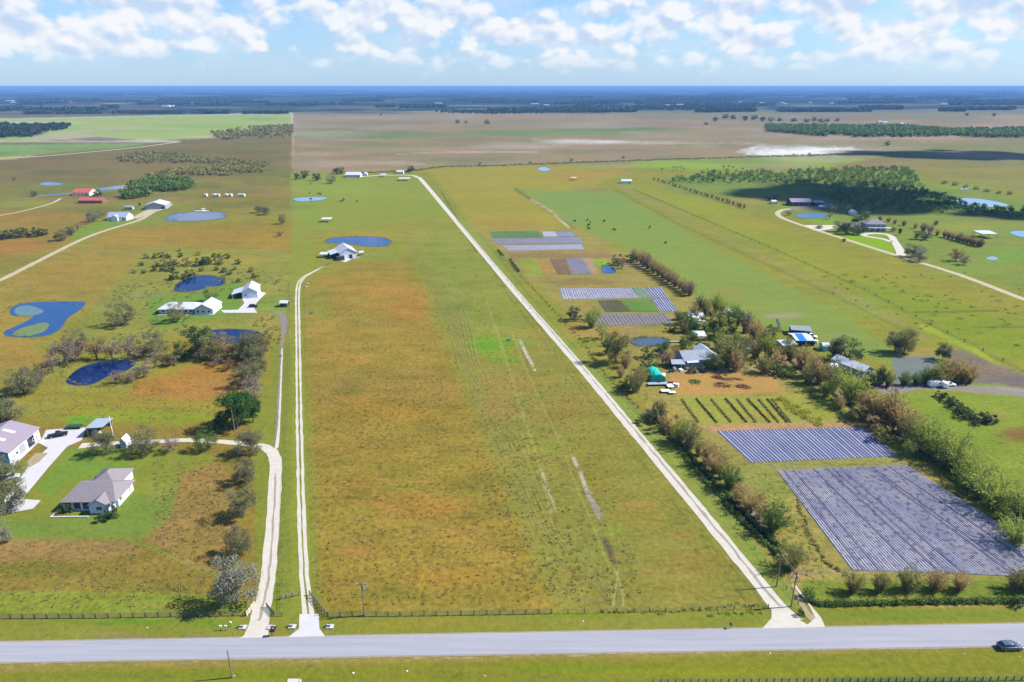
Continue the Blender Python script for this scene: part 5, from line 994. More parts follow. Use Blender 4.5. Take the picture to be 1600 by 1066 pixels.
tree('oak',1322,568,40,'dark','big round dark tree behind the tan bamboo, right of the mint shed', None, 1.15); tree('oak',1300,562,28,'oak','dark tree just left of the big round dark tree', None, 1.1)
tree('oak',1398,551,34,'oak','spreading tree standing in pasture edge left of the orange soil patch', None, .9); tree('oak',1412,552,38,'olive','bushier olive tree of the pair on the pasture edge', None, .9); tree('oak',1472,563,30,'dark','dark upright tree right of the orange soil patch', None, .85)
row([('bamb',1375,600,30,'dark',1.0),('bamb',1388,604,32,'olive',1),('bamb',1412,602,26,'green',1.1),('bamb',1430,602,26,'green',1),('bamb',1445,600,28,'green',1),('bamb',1462,600,40,'olive',1),('bamb',1478,598,44,'tan',1),('bamb',1492,596,46,'tan',1),('bamb',1505,598,40,'tan',1),('bamb',1515,598,34,'tan',1),('bamb',1470,594,32,'lime',1.1),('oak',1352,604,26,'dark',1),('oak',1366,604,22,'dark',1)], '{c} clump, {o} in the hedge behind the parked white trucks', 'hedge behind the white trucks', 'first')
row([('shrub',1468,622,10,'dark',1.4),('shrub',1478,628,12,'dark',1.4),('shrub',1490,636,13,'dark',1.4),('shrub',1500,644,13,'dark',1.4),('shrub',1508,652,14,'dark',1.3),('shrub',1520,655,12,'dark',1.3),('shrub',1536,658,15,'dark',1.3),('shrub',1544,660,15,'dark',1.3),('shrub',1525,664,9,'dark',1.5)], '{c} bush, {o} from the left in the thicket line below the gravel lane', 'bushes below the gravel lane', 'first')
row([('bamb',1333,926,36,'olive',1.1),('bamb',1373,924,38,'olive',1.0),('bamb',1417,923,36,'olive',1.2),('bamb',1460,922,34,'tan',1.2),('bamb',1500,922,36,'tan',1.3),('bamb',1586,922,40,'olive',1.0),('bamb',1610,920,40,'olive',1.0)], '{c} roadside clump, {o} from the left below the big mulched field', 'roadside clumps', 'first')
tree('shrub',1265,935,16,'green','lone green bush at the left end of the roadside hedge', None, 1.1); tree('shrub',1252,962,10,'dark','small dark bush beside the sandy footpath near the road', None, .9); tree('shrub',1589,946,14,'dark','dark bush at the right end of the roadside hedge', None, .9)
row([('bamb',x,y,h,'tan',1.2) for x,y,h in [(1022+i*5.6+(i%3), 281.5+i*1.75, 6+i*.14) for i in range(26)]] , '{c} bush, {o} from the left in the hedge below the orchard wood', 'hedge below the orchard wood', 'first')
row([('oak',1311,362,16,'oak',1.2),('oak',1322,366,18,'dark',1.2),('oak',1333,366,20,'oak',1.2),('oak',1340,367,14,'dark',1.2),('oak',1318,378,6,'dark',1.4),('pine',1405,368,14,'dark',.8),('oak',1395,362,8,'green',1.4),('oak',1432,374,14,'oak',1.1),('oak',1446,375,14,'oak',1.2),('oak',1425,402,20,'oak',1.2),('oak',1436,408,22,'silver',1.1),('bare',1493,408,22,'rust',1.3),('bare',1506,414,20,'brown',1.2),('shrub',1280,357,6,'dark',1.8),('bare',1232,337,10,'brown',1.4),('bare',1296,342,12,'brown',1.2),('bare',1302,332,14,'tan',1.0),('bare',1326,334,16,'olive',1.0),('oak',1338,350,16,'dark',1.2),('oak',1352,342,14,'green',1.2),('oak',1200,313,10,'dark',1.4),('oak',1213,314,12,'dark',1.2)], '{c} tree, {o} of those scattered round the mansion grounds', 'trees of the mansion grounds', 'first')
row([('bamb',x,y,h,c,1.1) for x,y,h,c in [(1375,345,10,'tan'),(1388,347,11,'tan'),(1398,350,10,'olive'),(1412,353,11,'olive'),(1430,357,12,'tan'),(1442,362,16,'brown'),(1452,366,18,'brown'),(1464,368,14,'tan'),(1476,371,15,'tan'),(1482,373,14,'brown'),(1488,374,15,'tan'),(1494,376,14,'tan'),(1499,377.5,15,'brown'),(1505,379,15,'tan'),(1511,380.5,16,'tan'),(1517,382,15,'brown'),(1522,383.5,16,'tan'),(1527,385,16,'tan'),(1532,386,17,'brown'),(1462,352,10,'brown')]], '{c} bush, {o} from the left in the hedge behind the mansion', 'hedge behind the mansion', 'first')
row([('shrub',x,y,6,'olive',1.5) for x,y in [(1475,287),(1492,290),(1508,293),(1525,296),(1542,300),(1560,303),(1578,304)]], '{c} bush, {o} from the left in the line above the pale pond', 'bushes above the pale pond', 'first')
row([('palm',x,y,8,'dark',1.4) for x,y in [(1034,270),(1052,267),(1057,267),(1063,266),(1068,268),(1105,270),(1130,266),(1138,265),(1145,266),(1160,268),(1188,270),(1195,271)]], '{c} palm, {o} from the left in the meadow above the orchard wood', 'palms above the orchard wood', 'first')
row([('oak',x,y,h,'oak',1.3) for x,y,h in [(595,181,4),(715,193,6),(728,193,6),(761,195,8),(1103,196,7),(1386,228,9),(1396,262,5),(1265,243,5),(1240,243,3.5),(893,252,5),(828,256,4),(974,248,4),(750,258,5)]], '{c} lone tree, {o} among those dotted over the tan ranch land', 'lone trees on the ranch land', 'first')
row([('oak',x,y,h,'woods',1.5) if False else ('oak',x,y,h,'dark',1.5) for x,y,h in [(1118,190,7),(1133,186,8),(1145,187,8),(1163,189,8),(1178,188,8),(1192,190,8),(1205,190,7),(1218,190,7),(1240,191,7),(1260,192,7),(1272,190,8),(1282,192,7),(1292,191,6),(1308,190,5),(1560,213,4),(1510,181,5),(1552,182,5)]], '{c} tree, {o} from the left in the far line above the long plantation', 'far line above the long plantation', 'first')
# ------------------------------------------------------------------ woods that read as one mass
def woods(name, polys, n, hm, mat, seed, leaf=.9, q=26, spread=.5, stretch=1.0):
    g = np.random.default_rng(seed); C_ = []
    for pts in polys:
        xs = np.array([p[0] for p in pts], float); ys = np.array([p[1] for p in pts], float); cnt = 0; tries = 0
        W_ = [G(*p) for p in pts]; wx = np.array([w.x for w in W_]); wy = np.array([w.y for w in W_]); X = g.uniform(wx.min(), wx.max(), n * 8); Y = g.uniform(wy.min(), wy.max(), n * 8); ins = np.zeros(len(X), bool)
        for i in range(len(pts)):
            j = (i + 1) % len(pts)
            if wy[i] == wy[j]: continue
            ins ^= ((wy[i] > Y) != (wy[j] > Y)) & (X < (wx[j] - wx[i]) * (Y - wy[i]) / (wy[j] - wy[i]) + wx[i])
        X = X[ins][:n]; Y = Y[ins][:n]; gap = vnoise(X, Y, hm * 6, seed) ; keep = gap > .18; X = X[keep]; Y = Y[keep]
        k = len(X); H = hm * g.uniform(.6, 1.15, k); d = g.normal(size=(k, q, 3)); d /= np.linalg.norm(d, axis=2)[..., None]; d *= (g.random((k, q, 1)) ** .4)
        c = np.stack([X, Y, H * .58], -1)[:, None] + d * np.stack([H * spread * stretch, H * spread * stretch, H * .42], -1)[:, None]; C_.append(c.reshape(-1, 3))
    v, n_ = quads_mesh(name, np.concatenate(C_), leaf, seed, elong=1.2); o = bpy.data.objects.new(name, mesh_from(name, v, n_, [mat])); COL.objects.link(o); return o
tag(woods('woodland', [[(1040,284),(1110,272),(1210,270),(1290,266),(1420,264),(1440,292),(1445,300),(1420,300),(1330,300),(1240,290),(1150,287)]], 620, 6.5, F['green'], 3, .55, 40, .42), 'dark orchard wood with palms behind the mansion grounds', 'woodland', kind='stuff')
tag(woods('woodland', [[(1260,300),(1450,300),(1510,320),(1640,335),(1640,350),(1500,336),(1420,335),(1340,330)]], 420, 5, F['green'], 4, .5, 36, .45), 'shaded low wood between the mansion and the pale pond', 'woodland', kind='stuff')
tag(woods('plantation', [[(1196,198),(1290,199),(1420,200),(1480,205),(1640,203),(1640,217),(1480,214),(1330,215),(1260,212),(1200,206)]], 2600, 11, F['green'], 5, 1.9, 16), 'long dark far plantation across the right hand ranch land', 'plantation', kind='stuff')
tag(woods('thicket', [[(182,246),(215,240),(260,240),(300,244),(380,252),(370,258),(300,255),(230,256),(190,254)],[(225,275),(262,268),(330,262),(380,252),(420,256),(412,270),(340,276),(290,274),(250,280)]], 420, 5, F['olive'], 6, .8), 'grey green thicket across the left ranch land', 'thicket', kind='stuff')
tag(woods('woodland', [[(192,308),(205,292),(235,284),(295,284),(303,292),(290,300),(240,306),(200,313)]], 420, 8, F['green'], 7, .8), 'green woodland beside the blue creek', 'woodland', kind='stuff')
tag(woods('thicket', [[(330,208),(400,200),(458,197),(458,216),(400,216),(345,219)]], 350, 8, F['olive'], 8, 1.3), 'thicket between the far green field and the ranch land', 'thicket', kind='stuff')
tag(woods('woodland', [[(-60,196),(60,197),(112,196),(100,204),(66,206),(60,214),(-60,216)]], 700, 10, F['woods'], 9, 2), 'dark wood at the left edge beside the far green field', 'woodland', kind='stuff')
tag(woods('woodland', [[(x, 178.5), (x + w, 178.5), (x + w, 176.6), (x, 176.6)] for x, w in ((-60, 10), (38, 38), (78, 80), (176, 108), (300, 60), (380, 70))], 260, 12, F['woods'], 10, 2.6, 14), 'thin dark tree line along the far edge of the green field', 'tree line', kind='stuff')
far = []
fr_ = random.Random(12)
for i in range(110):
    y = 140 + 37 * fr_.random() ** 1.2; x = fr_.uniform(-60, 1650); w = fr_.uniform(15, 150); far.append([(x, y), (x + w, y - .2), (x + w, y - .5 - (y - 134) * .035), (x, y - .4 - (y - 134) * .03)])
tag(woods('forest', far, 200, 13, F['woods'], 11, 5, 10, .8), 'dark far forest bands below the horizon', 'forest', kind='stuff')
tag(woods('thicket', [[(875,168.5),(960,166),(1180,166),(1180,171),(1050,173.5),(880,171)],[(680,176),(900,171),(940,170),(960,176),(760,179)]], 500, 11, F['woods'], 13, 2.6, 14), 'grey green far thicket in the middle of the ranch land', 'thicket', kind='stuff')
def scatter(name, label, cat, pts_h, mat, seed, leaf=.12, q=60, group=None, flat=.45):
    g = np.random.default_rng(seed); C_ = []
    for x, y, w, h in pts_h:
        c = G(x, y); d = g.normal(size=(q, 3)); d /= np.linalg.norm(d, axis=1)[:, None]; d *= g.random((q, 1)) ** .5; C_.append(np.array([c.x, c.y, h * .45]) + d * np.array([w / 2, w / 2, h / 2]))
    v, n_ = quads_mesh(name, np.concatenate(C_), leaf, seed); v[:, 2] = np.maximum(v[:, 2], .02); o = bpy.data.objects.new(name, mesh_from(name, v, n_, [mat])); COL.objects.link(o); return tag(o, label, cat, group)
def along(pts, step, w, h, jit=.5, seed=1):
    r = random.Random(seed); out = []
    for (x0, y0), (x1, y1) in zip(pts[:-1], pts[1:]):
        L_ = math.hypot(x1 - x0, y1 - y0); k = max(1, int(L_ / step))
        for i in range(k): t = (i + r.random() * .6) / k; out.append((x0 + (x1 - x0) * t + r.uniform(-jit, jit), y0 + (y1 - y0) * t + r.uniform(-jit, jit) * .5, w * r.uniform(.6, 1.3), h * r.uniform(.6, 1.3)))
    return out
scatter('hedge', 'low dark green roadside hedge along the verge below the mulched field', 'hedge', along([(1262,938),(1282,946),(1350,945),(1430,943),(1500,942),(1580,941),(1650,938)], 3.2, 1.7, 1.3, 1.5), F['green'], 1, .13, 90)
scatter('ground_cover', 'scruffy green weeds along the fence left of the shell road', 'weeds', along([(940,955),(1040,957),(1120,950),(1150,945),(1195,948),(1190,958),(1100,960)], 9, 1.3, .5, 4), F['lime'], 2, .12, 26)['kind'] = 'stuff'
for k, (xt, xb) in enumerate(zip([1065,1088,1111,1134,1151,1168,1185,1199,1206], [1092,1120,1143,1167,1182,1203,1217,1230,1236])):
    scatter('vine_row', '{} row from the left of low dark plants in the small orchard'.format((['first'] + ORD[1:])[k]), 'crop row', along([(xt, 624), (xb, 661)], 1.6, 1.0, .6, .3, k), F['dark'] if k % 2 else F['olive'], 20 + k, .12, 34, 'low rows in the small orchard')
scatter('ground_cover', 'yellow green flowering patch at the right end of the orchard rows', 'flowering plants', [(1215 + 68 * a, 624 + 38 * a + 14 * (b - .5), 2.6, .8) for a, b in [(random.Random(i).random(), random.Random(i + 99).random()) for i in range(60)]], F['yellow'], 40, .14, 40)['kind'] = 'stuff'
scatter('ground_cover', 'green weeds on the banks of the two ditches', 'weeds', along([(1260,612),(1300,640),(1340,660)], 6, 2.5, 1, 4) + along([(1012,645),(1060,702),(1090,740),(1125,775),(1150,804),(1182,838),(1212,862),(1235,895)], 2.5, 1.6, .9, 3, 5) + along([(1018,640),(1068,698),(1098,734),(1132,768),(1160,797),(1190,828),(1220,856)], 3, 1.8, 1, 3, 6) + along([(1420,700),(1470,735),(1540,790),(1600,838)], 6, 2.4, 1.1, 5), F['green'], 41, .16, 50)['kind'] = 'stuff'
scatter('ground_cover', 'dark weeds lining the boundary ditch of the crop lots', 'weeds', along([(775,391),(812,430),(860,480),(900,520),(950,590),(1000,640)], 4, 1.4, .8, 2) + along([(1245,780),(1262,830),(1290,880),(1325,900)], 4, 1.3, .6, 3), F['olive'], 42, .13, 30)['kind'] = 'stuff'
scatter('ground_cover', 'scrubby tufts across the rough field above the pond belt', 'scrub', [(x, y, 2.2, .9) for x, y in [(random.Random(i).uniform(170, 300), random.Random(i + 7).uniform(440, 545)) for i in range(130)]] + [(x, y, 1.8, .8) for x, y in [(random.Random(i).uniform(395, 440), random.Random(i + 7).uniform(495, 560)) for i in range(50)]] + [(x, y, 2.4, 1.0) for x, y in [(random.Random(i).uniform(340, 440), random.Random(i + 7).uniform(425, 455)) for i in range(60)]], F['olive'], 43, .2, 22)['kind'] = 'stuff'
scatter('ground_cover', 'scattered rushes in the wet right hand pasture', 'rushes', [(x, y, 2.2, .4) for x, y in [(random.Random(i).uniform(1280, 1600), random.Random(i + 7).uniform(425, 545)) for i in range(70)] if y < 420 + (x - 1200) * .4 and y > 350 + (x - 1200) * .22], F['dark'], 44, .18, 16)['kind'] = 'stuff'
pd = random.Random(8)
scatter('ground_cover', 'tall rushes and grass along the banks of the ponds', 'rushes', [(cx_ + rx_ * math.cos(t), cy_ + ry_ * math.sin(t), 1.5, .9) for cx_, cy_, rx_, ry_ in [(158,583,60,22),(364,527,46,12),(311,444,42,14),(70,499,68,30),(305,339,50,6),(560,378,52,8),(1017,534,30,7)] for t in [pd.uniform(0, 6.28) for _ in range(70)]], F['olive'], 45, .12, 16)['kind'] = 'stuff'
scatter('hedge', 'long low dark hedge line at the far end of the near pastures', 'hedge', along([(566,270),(640,268),(690,261),(830,257.5),(1030,250),(1200,245),(1400,240)], 5.0, 7, 1.4, 1), F['olive'], 46, .9, 26)
scatter('hedge', 'short clipped dark hedge on the near bank of the shell road field', 'hedge', along([(779,393),(786,400)], 2, 3, 1.5) + along([(797,407),(812,427)], 3, 3, 1.6), F['dark'], 47, .25, 60)

tg = np.random.default_rng(99)
def tufts(label, boxes, n, mat, seed, w=1.0, h=.4):
    r = random.Random(seed); out = []
    for _ in range(n):
        x0, x1, y0, y1, k = r.choice(boxes); y = r.uniform(y0, y1); x = r.uniform(x0, x1) + k * (y - y0); out.append((x, y, w * r.uniform(.5, 1.5), h * r.uniform(.6, 1.5)))
    scatter('grass_tufts', label, 'grass', out, mat, seed, .11, 12)['kind'] = 'stuff'
PB = [(482, 700, 450, 700, .0), (490, 820, 640, 945, .02), (640, 760, 420, 930, .32)]; LB = [(0, 350, 845, 950, 0), (240, 350, 720, 850, 0), (60, 380, 590, 655, 0)]; MB2 = [(700, 860, 440, 930, .3), (760, 900, 560, 940, .3)]
tufts('tan grass tufts over the left paddock and the bungalow lot', PB + PB + LB, 1500, F['tan'], 61); tufts('olive grass tufts over the paddock, lot and middle field', PB + PB + LB + MB2, 1700, F['olive'], 62)
tufts('yellow green weeds through the middle field and the farm lot edges', MB2 + [(1180, 1240, 740, 920, .3), (880, 930, 440, 640, .5)], 450, F['lime'], 63, 1.2, .45)
# ------------------------------------------------------------------ vehicles
PAINTS = dict(blue=surf('slate_blue_paint', (92,106,128), .25, .3, var=.02, scale=.5), white=surf('white_paint', (240,240,240), .3, var=.02), black=surf('black_paint', (26,28,32), .25, var=.02), silver=surf('silver_paint', (186,190,196), .3, .4, var=.02))
TYRE = surf('tyre_rubber', (30,30,32), .85, var=.05); LAMP = surf('lamp_glass', (232,232,226), .15, spec=.8); TAIL = surf('tail_lamp_red', (170,24,24), .25); CHROME = surf('wheel_metal', (178,180,186), .3, .8)
def loft(secs, name, mat, parent, smooth=True):
    """secs: list of cross sections (lists of points, same count) -> closed mesh"""
    m = MB(); k = len(secs[0]); n = len(secs); vs = [p for s in secs for p in s]
    fs = [(i*k+j, i*k+(j+1)%k, (i+1)*k+(j+1)%k, (i+1)*k+j) for i in range(n-1) for j in range(k)] + [tuple(range(k-1,-1,-1)), tuple(range((n-1)*k, n*k))]
    m.add(vs, fs); o = fixn(m.build(name, mat, parent))
    if smooth:
        for p in o.data.polygons: p.use_smooth = True
        md = o.modifiers.new('b', 'BEVEL'); md.width = .05; md.segments = 2; md.limit_method = 'ANGLE'; md.angle_limit = R(40)
    return o
def wheels(root, xs, hw, r, w=.24):
    for x in xs:
        for s in (-1, 1):
            y = s * hw; t = MB(); t.tube([(x, y - w/2, r), (x, y + w/2, r)], r, 18); t = t.build('wheel', TYRE, root)
            q = MB(); q.tube([(x, y + s * (w/2 - .02), r), (x, y + s * (w/2 + .015), r)], r * .62, 14); q.build('rim', CHROME, t)
def car(px, py, rz, paint, label, kind='suv', group=None):
    root = empty({'suv': 'parked_car', 'pickup': 'pickup_truck', 'van': 'van'}[kind], G(px, py), rz, label, {'suv': 'car', 'pickup': 'truck', 'van': 'van'}[kind], group)
    P = PAINTS[paint]; W2 = .92
    def sec(x, z0, z1, w0, w1): return [(x, -w0, z0), (x, -w0 * 1.0, (z0 + z1) / 2), (x, -w1, z1), (x, w1, z1), (x, w0, (z0 + z1) / 2), (x, w0, z0)]
    if kind == 'suv':
        loft([sec(-2.3,.45,.95,.75,.66), sec(-2.1,.3,1.05,.88,.8), sec(-1.0,.25,1.08,.93,.86), sec(.6,.25,1.05,.93,.86), sec(1.3,.27,.98,.92,.84), sec(2.05,.32,.82,.86,.72), sec(2.3,.42,.66,.7,.6)], 'body', P, root)
        loft([[(-2.05,-.74,1.02),(-2.05,.74,1.02),(-1.72,.6,1.46),(-1.72,-.6,1.46)][0:4] and [(-2.1,-.78,1.0),(-1.75,-.62,1.46),(-1.75,.62,1.46),(-2.1,.78,1.0)], [(-.6,-.8,1.02),(-.6,-.64,1.56),(-.6,.64,1.56),(-.6,.8,1.02)], [(.35,-.8,1.02),(.35,-.62,1.5),(.35,.62,1.5),(.35,.8,1.02)], [(1.15,-.78,.98),(1.02,-.72,1.06),(1.02,.72,1.06),(1.15,.78,.98)]], 'window', GLASS, root)
        loft([[(-1.72,-.6,1.46),(-1.72,-.56,1.51),(-1.72,.56,1.51),(-1.72,.6,1.46)], [(-.6,-.64,1.555),(-.6,-.6,1.61),(-.6,.6,1.61),(-.6,.64,1.555)], [(.3,-.62,1.5),(.3,-.58,1.56),(.3,.58,1.56),(.3,.62,1.5)]], 'roof', P, root)
        for s in (-1, 1): MB().box(2.1, 2.27, s*.62-.16, s*.62+.16, .6, .76).build('headlight', LAMP, root); MB().box(-2.32, -2.15, s*.64-.12, s*.64+.12, .78, 1.0).build('tail_light', TAIL, root); MB().box(.75, .95, s*.98-.08, s*.98+.08, 1.0, 1.14).build('mirror', P, root)
        wheels(root, (-1.4, 1.4), .84, .34)
    elif kind == 'pickup':
        loft([sec(-2.8,.5,1.05,.9,.88), sec(-.4,.4,1.08,.95,.9), sec(1.5,.4,1.12,.95,.86), sec(2.6,.45,1.0,.9,.78), sec(2.8,.5,.85,.8,.7)], 'body', P, root)
        loft([[(-.6,-.82,1.05),(-.5,-.68,1.75),(-.5,.68,1.75),(-.6,.82,1.05)], [(.7,-.82,1.05),(.6,-.68,1.75),(.6,.68,1.75),(.7,.82,1.05)], [(1.5,-.82,1.08),(1.35,-.76,1.16),(1.35,.76,1.16),(1.5,.82,1.08)]], 'cab_window', GLASS, root); MB().box(-.5, .6, -.66, .66, 1.752, 1.81).build('cab_roof', P, root)
        MB().box(-2.6, -.7, -.74, .74, 1.06, 1.1).build('bed_liner', DMETAL, root); wheels(root, (-1.8, 1.8), .86, .4)
        for s in (-1, 1): MB().box(2.66, 2.84, s*.66-.14, s*.66+.14, .7, .86).build('headlight', LAMP, root)
    else:
        loft([sec(-2.8,.45,2.3,.95,.86), sec(1.2,.4,2.35,.97,.88), sec(1.8,.4,1.8,.95,.82), sec(2.7,.45,1.1,.9,.76)], 'body', P, root); MB().slab([(1.27,-.78,2.22),(1.83,-.76,1.72),(1.83,.76,1.72),(1.27,.78,2.22)], .02).build('windscreen', GLASS, root).location = (.03, 0, .05)
        for s in (-1, 1): MB().box(.6, 1.3, s*.97-.02, s*.97+.02, 1.35, 1.95).build('side_window', GLASS, root)
        wheels(root, (-1.9, 1.8), .88, .38)
    return root
car(1577, 1013, R(2), 'blue', 'slate blue car with dark windows parked on the verge at the lower right')
car(91, 682, R(28), 'black', 'black pickup truck parked on the white concrete yard by the large barn', 'pickup'); car(396, 480, R(15), 'black', 'dark car parked on the concrete in front of the gabled barn'); car(17, 748, R(25), 'silver', 'silver car half under the trees at the left edge')
car(1461, 604, R(5), 'white', 'leftmost white van parked below the hedge on the gravel lane', 'van', 'white vehicles below the hedge'); car(1470, 603, R(95), 'white', 'middle white van parked below the hedge on the gravel lane', 'van', 'white vehicles below the hedge'); car(1480, 603, R(0), 'white', 'rightmost white pickup parked below the hedge on the gravel lane', 'pickup', 'white vehicles below the hedge')
car(1266, 527, R(-38), 'white', 'white pickup truck parked beside the blue tarp shed', 'pickup'); car(1284, 324.5, R(0), 'white', 'white van parked at the far estate yard', 'van')
h = empty('trailer', G(103,672), R(5), 'dark green flatbed trailer behind the black pickup on the concrete yard', 'trailer'); MB().box(0, 4.6, 0, 1.9, .5, 1.1).build('bed', GREENP, h); wheels(h, (2.1, 2.9), .0, .33)
for o in list(h.children):
    if o.name.startswith('wheel'): o.location = (0, .95, 0)
# ------------------------------------------------------------------ road furniture
def culvert(px, py, flip, label):
    h = empty('culvert_end', G(px, py), 0, label, 'culvert', 'white culvert ends beside the driveways', 1); h.scale = (flip * .95, .95, .8)
    m = MB(); m.box(-.8, -.25, -.55, .55, 0, .25).box(-.25, .7, -.55, -.3, 0, .3).box(-.25, .7, .3, .55, 0, .3).slab([(-.9,-.6,.3),(-.1,-.6,.36),(-.1,.6,.36),(-.9,.6,.3)], .12); m.build('headwall', CONC, h)
    MB().tube([(-.15,0,.2),(1.2,0,.1)], .26, 12).build('pipe', DARKW, h)
culvert(379, 981, -1, 'white concrete culvert end left of the shell driveway mouth'); culvert(424, 981, 1, 'white concrete culvert end right of the shell driveway mouth'); culvert(456, 980, -1, 'white concrete culvert end left of the square concrete apron'); culvert(515, 980, -1, 'white concrete culvert end right of the square concrete apron')
def mailbox(px, py, label, mat, group=None, s=1.0):
    h = empty('mailbox', G(px, py), 0, label, 'mailbox', group, s); MB().box(-.06,.06,-.06,.06,0,1.0).build('post', WOODM, h); m = MB(); vs = []
    for y in (-.28, .28): vs += [(math.cos(t) * .17, y, 1.2 + math.sin(t) * .17) for t in [math.pi * i / 8 for i in range(9)]] + [(-.17, y, 1.0), (.17, y, 1.0)]
    m.add(vs, [tuple(range(11)), tuple(range(21, 10, -1))] + [(i, i + 1, 12 + i, 11 + i) for i in range(8)] + [(8, 9, 20, 19), (9, 10, 21, 20), (10, 0, 11, 21)]); fixn(m.build('box', mat, h)); MB().box(.18,.2,-.1,.0,1.15,1.4).build('flag', TAIL, h)
mailbox(425, 994, 'black mailbox leaning at the road edge between the two driveways', PAINTS['black'], None, 1.3); mailbox(429, 993.5, 'second black mailbox at the road edge nearer the concrete apron', PAINTS['black'], None, 1.2)
mailbox(1141, 982, 'grey mailbox at the road edge left of the shell road', DMETAL, None, 1.0)
for x, y, lb in [(345.5,985,'left of two white marker posts left of the shell driveway'),(353.5,985,'right of two white marker posts left of the shell driveway'),(361,979,'faint third white marker post nearest the shell driveway')]:
    h = empty('marker_post', G(x, y), 0, lb, 'post', 'white marker posts'); MB().tube([(0,0,0),(0,0,1.0)], .08, 8).build('post', POLE, h); MB().box(-.2,.2,-.1,.1,.9,1.25).build('cap', TRIM, h)
def stone(name, px, py, w, label, cat, mat=TRIM):
    g = random.Random(int(px)); w *= .6; m = MB(); n = 8; vs = [(math.cos(6.283*i/n)*w/2*g.uniform(.8,1.1), math.sin(6.283*i/n)*w/3*g.uniform(.8,1.1), 0) for i in range(n)]; vs2 = [(x*.7, y*.7, w*.3*g.uniform(.8,1.1)) for x, y, z in vs]
    m.add(vs + vs2, [tuple(range(n, 2*n))] + [(i, (i+1)%n, n+(i+1)%n, n+i) for i in range(n)]); o = m.build(name, mat); o.location = G(px, py); tag(o, label, cat)
for x, y, w, lb in [(552,1052,.9,'white stone on the lower verge right of the two driveways'),(230,981,.5,'small white stone on the verge at the lower left'),(911,971,.6,'white stone on the verge near the middle of the road'),(758,1056,.5,'small white stone on the lower verge near the middle'),(636,1049,.8,'white stone below the road left of centre'),(1507,1022,.45,'small white stone on the lower verge left of the parked car'),(1203,1021,.5,'white stone at the lower road edge below the shell road'),(1475,975,.4,'tiny white stone at the upper road edge on the right'),(1466,945,.45,'pale stone in the grass under the roadside hedge'),(1593,1026,.4,'tiny white stone right of the parked car'),(153,750,.7,'small white fitting on the lawn above the bungalow')]: stone('stone', x, y, w, lb, 'stone')
h = empty('concrete_slab', G(458,1066), 0, 'white concrete slab on the lower verge at the bottom edge', 'slab'); MB().box(-1.1,1.0,-.4,.6,0,.22).box(1.2,1.5,-.3,.4,0,.3).build('slab', CONC, h)
h = empty('well_pump', G(121,756 - 8), 0, 'small white pump house beside the bungalow lawn ring', 'pump'); h.location = G(203, 752); MB().box(-.5,.5,-.4,.4,0,.9).build('housing', SHADEW, h); MB().box(-.6,.6,-.5,.5,.9,1.0).build('lid', TRIM, h)
# poles
def pole(px, py, hpx, label, arm=True, lean=0, trans=False, mat=POLE):
    Hm = hpx / VS(py); h = empty('utility_pole', G(px, py), 0, label, 'utility pole'); MB().tube([(0,0,-.1),(lean * .5,0,Hm*.5),(lean,0,Hm)], [.16,.13,.1], 8).build('pole', mat, h)
    if arm:
        MB().box(lean-1.1, lean+1.1, -.06, .06, Hm-.7, Hm-.56).build('crossarm', WOODM, h)
        for x in (-.95, 0, .95): MB().tube([(lean+x,0,Hm-.55),(lean+x,0,Hm-.3)], .05, 6).build('insulator', TRIM, h)
    if trans: MB().tube([(lean+.32,0,Hm-2.1),(lean+.32,0,Hm-1.2)], .24, 10).build('transformer', STEEL, h)
    return h, Hm
pole(363, 1059, 42, 'thin brown pole standing on the verge below the road', False); stone('stone', 366.5, 1056, .5, 'white stone at the foot of the thin brown pole', 'stone')
p1, H1 = pole(569.5, 962, 52, 'utility pole with white top on the front fence of the left paddock', True, 0, True)
p2, H2 = pole(1236, 948, 54, 'utility pole at the sandy footpath by the shell road mouth', True, 0, True); p3, H3 = pole(1213, 917, 52, 'thin utility pole between the shell road and the ditch', True, 0)
pole(368, 681, 40, 'pole standing in front of the bright green pines', False); pole(177, 681, 30, 'pale pole right of the small open shed', False, 0, False, WOODL); pole(1241, 585, 1, 'short stake on the farm track', False) if False else None
def wires(name, label, a, ha, b, hb, offs, sag=1.0):
    m = MB(); A = G(*a, 0) if isinstance(a, tuple) else a; B = b if isinstance(b, Vector) else G(*b)
    for o in offs:
        P = []
        for i in range(13): t = i / 12; p = A.lerp(B, t); P.append((p.x, p.y + o, ha + (hb - ha) * t - sag * 4 * t * (1 - t)))
        m.tube(P, .02, 4, cap=False)
    return tag(m.build(name, STEEL), label, 'power line')
wires('power_line', 'power wires running right from the pole at the footpath', (1236,948), H2 - .3, G(1236,948) + Vector((62, 4.0, 0)), H2 - .2, (-.4, 0, .4)); wires('power_line', 'short span of wires between the two poles by the shell road', (1236,948), H2 - .3, G(1213,917), H3 - .3, (-.2,.2), .2)
